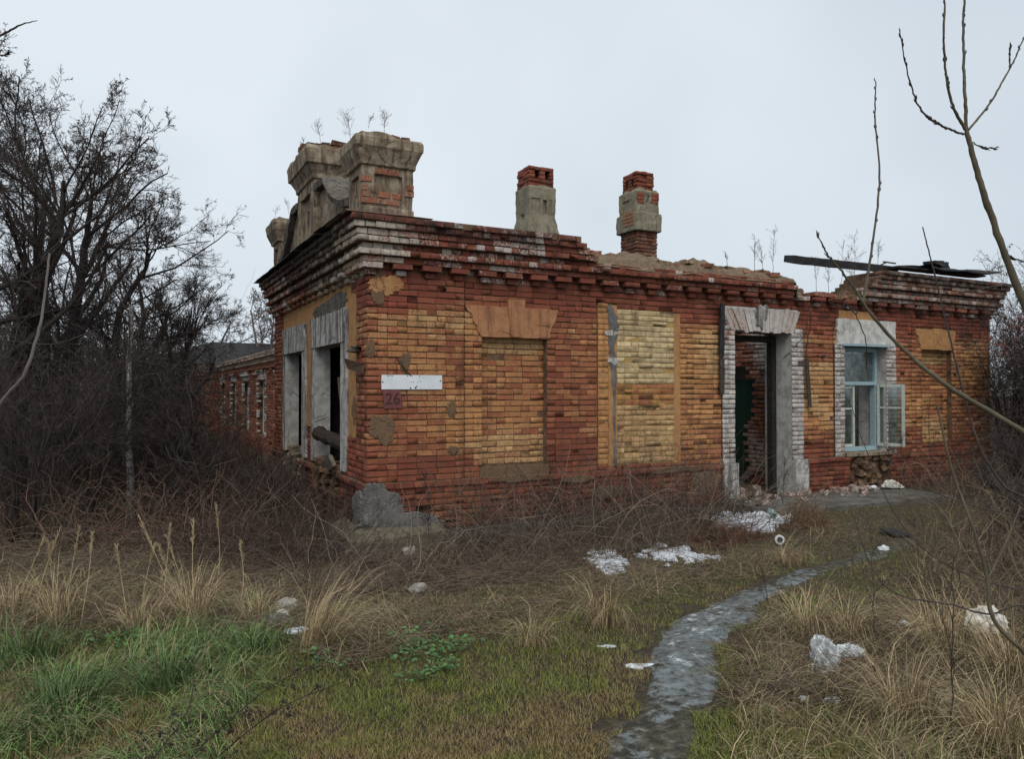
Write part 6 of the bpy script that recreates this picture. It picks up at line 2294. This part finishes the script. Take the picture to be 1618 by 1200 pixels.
# tufts of long dry grass, each standing by itself
TUFTS = []
TF = [(100, 990, 0.62, 170, (0.1, 0), 'straw', 'tall pale tuft of dry grass, second from the left border'), (312, 985, 0.62, 200, (0.1, 0.1), 'straw', 'tall pale tuft of dry grass in the middle of the green grass edge'), (225, 1000, 0.42, 150, (0, 0), 'straw', 'shorter dry tuft between the two tall pale ones'), (25, 975, 0.5, 130, (0.1, 0), 'straw', 'dry tuft touching the left border'), (405, 985, 0.4, 130, (-0.1, 0), 'straw', 'dry tuft left of the small rubble heap'),
      (500, 1030, 0.75, 200, (0.9, 0.25), 'straw', 'long swept tuft of straw leaning right below the rubble heap'), (955, 985, 0.42, 240, (-0.2, -0.5), 'straw', 'drooping pale tuft at the edge of the turf before the path bend'), (845, 1020, 0.32, 160, (0.1, -0.4), 'straw', 'small drooping tuft left of the larger drooping one'), (1275, 1005, 0.45, 220, (-0.2, -0.1), 'straw', 'dry tuft beside the path above the clear plastic bag'), (1345, 1012, 0.42, 200, (0.1, -0.2), 'straw', 'dry tuft just above the trailing plastic strip'),
      (1490, 1040, 0.6, 260, (-0.3, 0), 'straw', 'large dry tuft left of the dirty white bag'), (1590, 1090, 0.65, 260, (-0.4, 0), 'straw', 'large dry tuft at the right border below the white bag'), (1430, 1150, 0.5, 260, (-0.2, -0.2), 'straw', 'dry tuft in the lower right, left of the torn white scrap'), (1570, 1190, 0.5, 240, (-0.5, 0), 'straw', 'dry tuft in the lower right corner'), (1245, 892, 0.3, 160, (0, -0.3), 'straw', 'low drooping tuft below the jar lid'),
      (270, 1085, 0.34, 220, (0, 0), 'green', 'dense dark green grass tuft in the middle of the long green grass'), (110, 1130, 0.42, 260, (0.2, 0), 'green', 'broad bluish green grass tuft near the lower left corner'), (400, 1030, 0.3, 180, (0, 0), 'green', 'green grass tuft under the small rubble heap'), (40, 1040, 0.36, 200, (0.1, 0), 'green', 'upright green tuft by the left border')]
for i, (px, py, h, n, ln, c, lab) in enumerate(TF):
    rs_ = np.random.default_rng(2000 + i)
    p = gp(px, py)
    n = int(n * (1.15 if c == 'straw' else 0.8))
    a = rs_.uniform(0, 6.283, n)
    r_ = 0.10 * rs_.random(n) ** 0.7 * (2.0 if c == 'green' else 1.2)
    P = np.c_[p[0] + r_ * np.cos(a), p[1] + r_ * np.sin(a), np.zeros(n)]
    P[:, 2] = H(P[:, 0], P[:, 1])
    dv = RT[None] * (ln[0] + np.cos(a)[:, None] * 0.55) + FW[None] * (ln[1] + np.sin(a)[:, None] * 0.55) + rs_.normal(0, 0.25, (n, 2))
    az = np.arctan2(dv[:, 1], dv[:, 0])
    mag = np.linalg.norm(dv, axis=1)
    base_c = np.array([[0.43, 0.33, 0.19]]) if c == 'straw' else np.array([[0.105, 0.165, 0.06]])
    col = base_c * rs_.uniform(0.4, 1.35, (n, 1)) * np.where(rs_.random((n, 1)) < 0.15, np.array([[0.5, 0.45, 0.4]]), 1.0)
    o = blades(P, h * rs_.uniform(0.45, 1.1, n), rs_.uniform(0.003, 0.0055, n) * (1.5 if c == 'green' else 1), np.minimum(0.45 * mag, 0.9) * rs_.uniform(0.4, 1, n), az, rs_.uniform(0.1, 1.3, n), col, 'grass_tuft', lab, 'grass tuft', 4)
    del o['kind']
    o.location = p
    o.data.transform(__import__('mathutils').Matrix.Translation(-Vector(p)))
    LOC[o.name] = p
    TUFTS.append(o)
M['straw'] = mat_plain('pale_straw', (0.47, 0.37, 0.22), (0.34, 0.26, 0.155), 12)
ST = [(95, 1010, 0.75, 0), (110, 990, 0.8, 0), (130, 990, 0.7, 0), (60, 1000, 0.8, 3), (20, 960, 0.6, 3), (300, 985, 0.85, 1), (310, 975, 0.75, 1), (320, 985, 0.7, 1), (260, 960, 0.7, 2), (340, 960, 0.9, 1), (380, 960, 0.55, 4), (290, 985, 0.65, 1), (205, 985, 0.6, 2), (225, 980, 0.6, 2)]
for i, (px, py, h, ti_) in enumerate(ST):
    rs_ = np.random.default_rng(1300 + i)
    p = gp(px, py)
    q = p + np.append(RT * rs_.normal(0.05, 0.16) + FW * rs_.normal(0, 0.1), h * 0.95)
    P = spline([p, (p + q) / 2 + rs_.normal(0, 0.02, 3), q], 10)
    v, f = tubes(P[None], np.linspace(0.0042, 0.0022, 10)[None], 4)
    n = 40
    t = rs_.uniform(0.72, 1.0, n)
    c = np.array([P[min(8, int(a * 9))] * (1 - (a * 9 % 1)) + P[min(8, int(a * 9)) + 1] * (a * 9 % 1) for a in t])
    d = rs_.normal(0, 0.25, (n, 3)) + (q - p) / h
    C = walk(c, d, np.full(n, 0.045), 3, 0.05, 0.0, rs_)
    v2, f2 = tubes(C, np.full((n, 3), 0.0019), 3)
    st_ = obj('stalk', v, f, M['straw'], TUFTS[ti_], base=p)
    tag(obj('seed_head', v2, f2, M['straw'], st_, base=q), kind='stuff')


# ------------------------------------------------------------------ the saplings close to the camera
def sapling(base, label, stems, seed, name='sapling', mat='bark_green', buds=True):
    """stems: list of (part name, [(px,py,depth)...], r0, r1); the first starts at the ground"""
    rs_ = np.random.default_rng(seed)
    root = empty(name, base, label, 'sapling')
    for k, (nm, pts, r0, r1) in enumerate(stems):
        A = [W(*q) for q in pts]
        if k == 0:
            A = [np.asarray(base, float)] + A
        n = 8 * len(A)
        P = spline(A, n)
        P[2:-1] += rs_.normal(0, 0.0007, (n - 3, 3))
        R = np.linspace(r0, r1, n) * 0.74 * (1 + 0.05 * rs_.standard_normal(n))
        v, f = tubes(P[None], R[None], 8)
        o = obj(nm, v, f, M[mat if r0 > 0.0045 else 'twig'], root, smooth=True)
        if buds and nm != 'trunk':
            m = int(n * 0.6)
            ii_ = rs_.integers(n // 6, n, m)
            c = P[ii_]
            T = np.gradient(P, axis=0)[ii_]
            T /= np.linalg.norm(T, axis=1, keepdims=True)
            sd = rs_.normal(0, 1, (m, 3))
            sd -= (sd * T).sum(1, keepdims=True) * T
            sd /= np.linalg.norm(sd, axis=1, keepdims=True)
            q0 = c + sd * R[ii_][:, None] * 0.7
            C = np.stack([q0, q0 + T * 0.006 + sd * 0.0022, q0 + T * 0.014 + sd * 0.002], 1)
            v, f = tubes(C, np.tile([[0.0012, 0.0019, 0.0003]], (m, 1)), 4)
            tag(obj('buds', v, f, M['twig'], o, base=LOC[root.name]), kind='stuff')
    return root


g0 = W(1830, 0, 2.3)
g0[2] = H(g0[0], g0[1])
sapling(g0, 'slender olive sapling stem slanting up left across the right border', [
    ('trunk', [(1800, 900, 2.3), (1720, 760, 2.3), (1618, 684, 2.3), (1500, 612, 2.35), (1420, 545, 2.4), (1362, 478, 2.4)], 0.016, 0.0065),
    ('shoot', [(1364, 481, 2.4), (1378, 400, 2.42), (1392, 285, 2.45), (1386, 190, 2.46), (1387, 125, 2.47)], 0.0062, 0.0026),
    ('shoot', [(1372, 490, 2.4), (1340, 440, 2.38), (1308, 400, 2.36), (1292, 366, 2.35)], 0.0055, 0.0022)], 1401)
g0 = W(1900, 0, 2.1)
g0[2] = H(g0[0], g0[1])
sapling(g0, 'thicker olive sapling forking into four upright shoots at the upper right', [
    ('trunk', [(1860, 1000, 2.1), (1740, 740, 2.1), (1660, 570, 2.1), (1610, 455, 2.1), (1570, 345, 2.1), (1545, 262, 2.1), (1531, 205, 2.1)], 0.020, 0.0085),
    ('shoot', [(1531, 207, 2.1), (1529, 150, 2.1), (1527, 60, 2.12), (1529, -20, 2.13), (1524, -120, 2.14)], 0.007, 0.003),
    ('shoot', [(1529, 203, 2.1), (1508, 160, 2.08), (1497, 90, 2.06), (1497, 0, 2.05), (1499, -110, 2.05)], 0.006, 0.0026),
    ('shoot', [(1526, 210, 2.1), (1490, 196, 2.06), (1458, 170, 2.04), (1440, 120, 2.02), (1426, 48, 2.0)], 0.0045, 0.0018),
    ('shoot', [(1534, 203, 2.1), (1565, 165, 2.12), (1598, 110, 2.14), (1616, 72, 2.15), (1640, 20, 2.16)], 0.0046, 0.002),
    ('twig', [(1601, 104, 2.14), (1600, 88, 2.14), (1603, 70, 2.14)], 0.003, 0.0012),
    ('twig', [(1537, 222, 2.1), (1555, 231, 2.1), (1576, 232, 2.1)], 0.0026, 0.0012),
    ('twig', [(1592, 402, 2.1), (1605, 408, 2.1), (1640, 418, 2.1)], 0.003, 0.0014),
    ('twig', [(1618, 448, 2.1), (1580, 452, 2.1), (1520, 462, 2.1)], 0.0022, 0.001)], 1402)
g0 = W(1760, 0, 2.6)
g0[2] = H(g0[0], g0[1])
sapling(g0, 'pale thin stem arching up from the dry grass at the lower right', [
    ('trunk', [(1690, 1110, 2.6), (1618, 1034, 2.6), (1566, 976, 2.6), (1556, 906, 2.62), (1535, 833, 2.65), (1503, 742, 2.7), (1480, 640, 2.72)], 0.013, 0.005),
    ('shoot', [(1558, 915, 2.62), (1590, 850, 2.7), (1610, 800, 2.75)], 0.005, 0.002)], 1403)
g0 = W(1700, 0, 3.0)
g0[2] = H(g0[0], g0[1])
sapling(g0, 'dark thin stem crossing before the far blind window', [
    ('trunk', [(1650, 850, 3.0), (1582, 765, 3.0), (1546, 703, 3.0), (1520, 613, 3.0), (1503, 540, 3.0), (1485, 461, 3.0), (1470, 400, 3.0), (1460, 358, 3.0)], 0.0075, 0.003)], 1404, mat='twig')
g0 = W(1680, 0, 2.8)
g0[2] = H(g0[0], g0[1])
sapling(g0, 'dark whip-like twig sagging across the path at the right', [
    ('trunk', [(1640, 985, 2.8), (1555, 970, 2.8), (1500, 955, 2.8), (1420, 940, 2.8), (1380, 905, 2.8), (1358, 850, 2.8), (1348, 815, 2.8)], 0.0055, 0.002)], 1405, mat='twig')
g0 = W(1700, 0, 3.3)
g0[2] = H(g0[0], g0[1])
sapling(g0, 'thin brown twig slanting across the grass from the right border', [
    ('trunk', [(1660, 930, 3.3), (1600, 930, 3.3), (1520, 905, 3.3), (1450, 860, 3.3), (1400, 790, 3.3), (1360, 690, 3.3), (1345, 640, 3.3)], 0.005, 0.0018)], 1406, mat='twig')
g0 = W(1690, 0, 3.6)
g0[2] = H(g0[0], g0[1])
sapling(g0, 'thin dark twig reaching left across the shrubs at the right border', [
    ('trunk', [(1680, 840, 3.6), (1618, 818, 3.6), (1540, 800, 3.6), (1470, 775, 3.6), (1420, 742, 3.6), (1395, 700, 3.6)], 0.0055, 0.002)], 1407, mat='twig')
g0 = W(-120, 0, 2.4)
g0[2] = H(g0[0], g0[1])
sapling(g0, 'pale bent stem curving in from the left border', [
    ('trunk', [(-60, 760, 2.4), (0, 640, 2.4), (38, 592, 2.4), (62, 515, 2.45), (70, 460, 2.5), (76, 400, 2.55)], 0.010, 0.0045)], 1408, mat='twig_far')
g0 = W(-200, 0, 2.2)
g0[2] = H(g0[0], g0[1])
sapling(g0, 'thin twig tip entering at the upper left corner', [
    ('trunk', [(-160, 400, 2.2), (-60, 90, 2.2), (0, 50, 2.2), (30, 34, 2.2), (54, 28, 2.2)], 0.009, 0.0012),
    ('twig', [(-40, 79, 2.2), (-10, 84, 2.2), (4, 82, 2.2), (8, 80, 2.2)], 0.0012, 0.0008)], 1409, mat='twig')
# rusty berries or leaves on a branch at the right
g0 = W(1660, 0, 9)
g0[2] = H(g0[0], g0[1])
o = sapling(g0, 'thin branch with withered reddish leaf clusters at the right border', [
    ('trunk', [(1655, 600, 9), (1640, 480, 9), (1610, 515, 9), (1570, 522, 9), (1545, 525, 9)], 0.014, 0.003)], 1410, mat='twig', buds=False)
rs_ = np.random.default_rng(5)
n = 160
c = np.concatenate([W(1605, 515, 9) + rs_.normal(0, 0.06, (n // 2, 3)), W(1590, 550, 9) + rs_.normal(0, 0.10, (n // 2, 3))])
a, b = rs_.normal(0, 1, (n, 3)), rs_.normal(0, 1, (n, 3))
s = 0.02
v = np.stack([c, c + a * s, c + (a + b) * s, c + b * s], 1).reshape(-1, 3)
tag(obj('leaf_cluster', v, np.arange(n * 4).reshape(n, 4), mat_plain('withered_leaf', (0.16, 0.07, 0.065), (0.1, 0.05, 0.045), 9), o), kind='stuff')

# brushwood heaps before the doorstep
rs_ = np.random.default_rng(1500)
for (px, py, w_, h_, cc, lab, k) in ((1140, 855, 0.55, 0.2, (0.15, 0.075, 0.045), 'rust brown heap of dead stems in front of the doorstep', 900), (1270, 835, 0.35, 0.28, (0.19, 0.12, 0.07), 'brown tussock of dead grass at the right end of the rubbish heap', 600), (1010, 862, 0.4, 0.2, (0.13, 0.10, 0.06), 'loose heap of pale twigs over the dark log', 250)):
    c = gp(px, py)
    n = k
    a = rs_.uniform(0, 6.283, n)
    r_ = np.sqrt(rs_.random(n)) * w_
    P0 = np.c_[c[0] + r_ * np.cos(a), c[1] + 0.6 * r_ * np.sin(a), np.zeros(n)]
    P0[:, 2] = H(P0[:, 0], P0[:, 1]) + h_ * (1 - (r_ / w_) ** 2) * rs_.random(n)
    d = rs_.normal(0, 0.8, (n, 3))
    d[:, 2] = np.abs(d[:, 2]) * (0.3 if k != 600 else 1.6)
    colr = np.array([cc]) * rs_.uniform(0.4, 1.6, (n, 1))
    strands(P0, d, rs_.uniform(0.15, 0.4, n), 6, 0.15, -0.1, rs_.uniform(0.0015, 0.003, n), M['col'], 'brushwood', lab, 'brushwood', rs_, colr=colr)
print('objects', len(bpy.data.objects), 'tris', sum(len(o.data.polygons) for o in bpy.data.objects if o.type == 'MESH'))
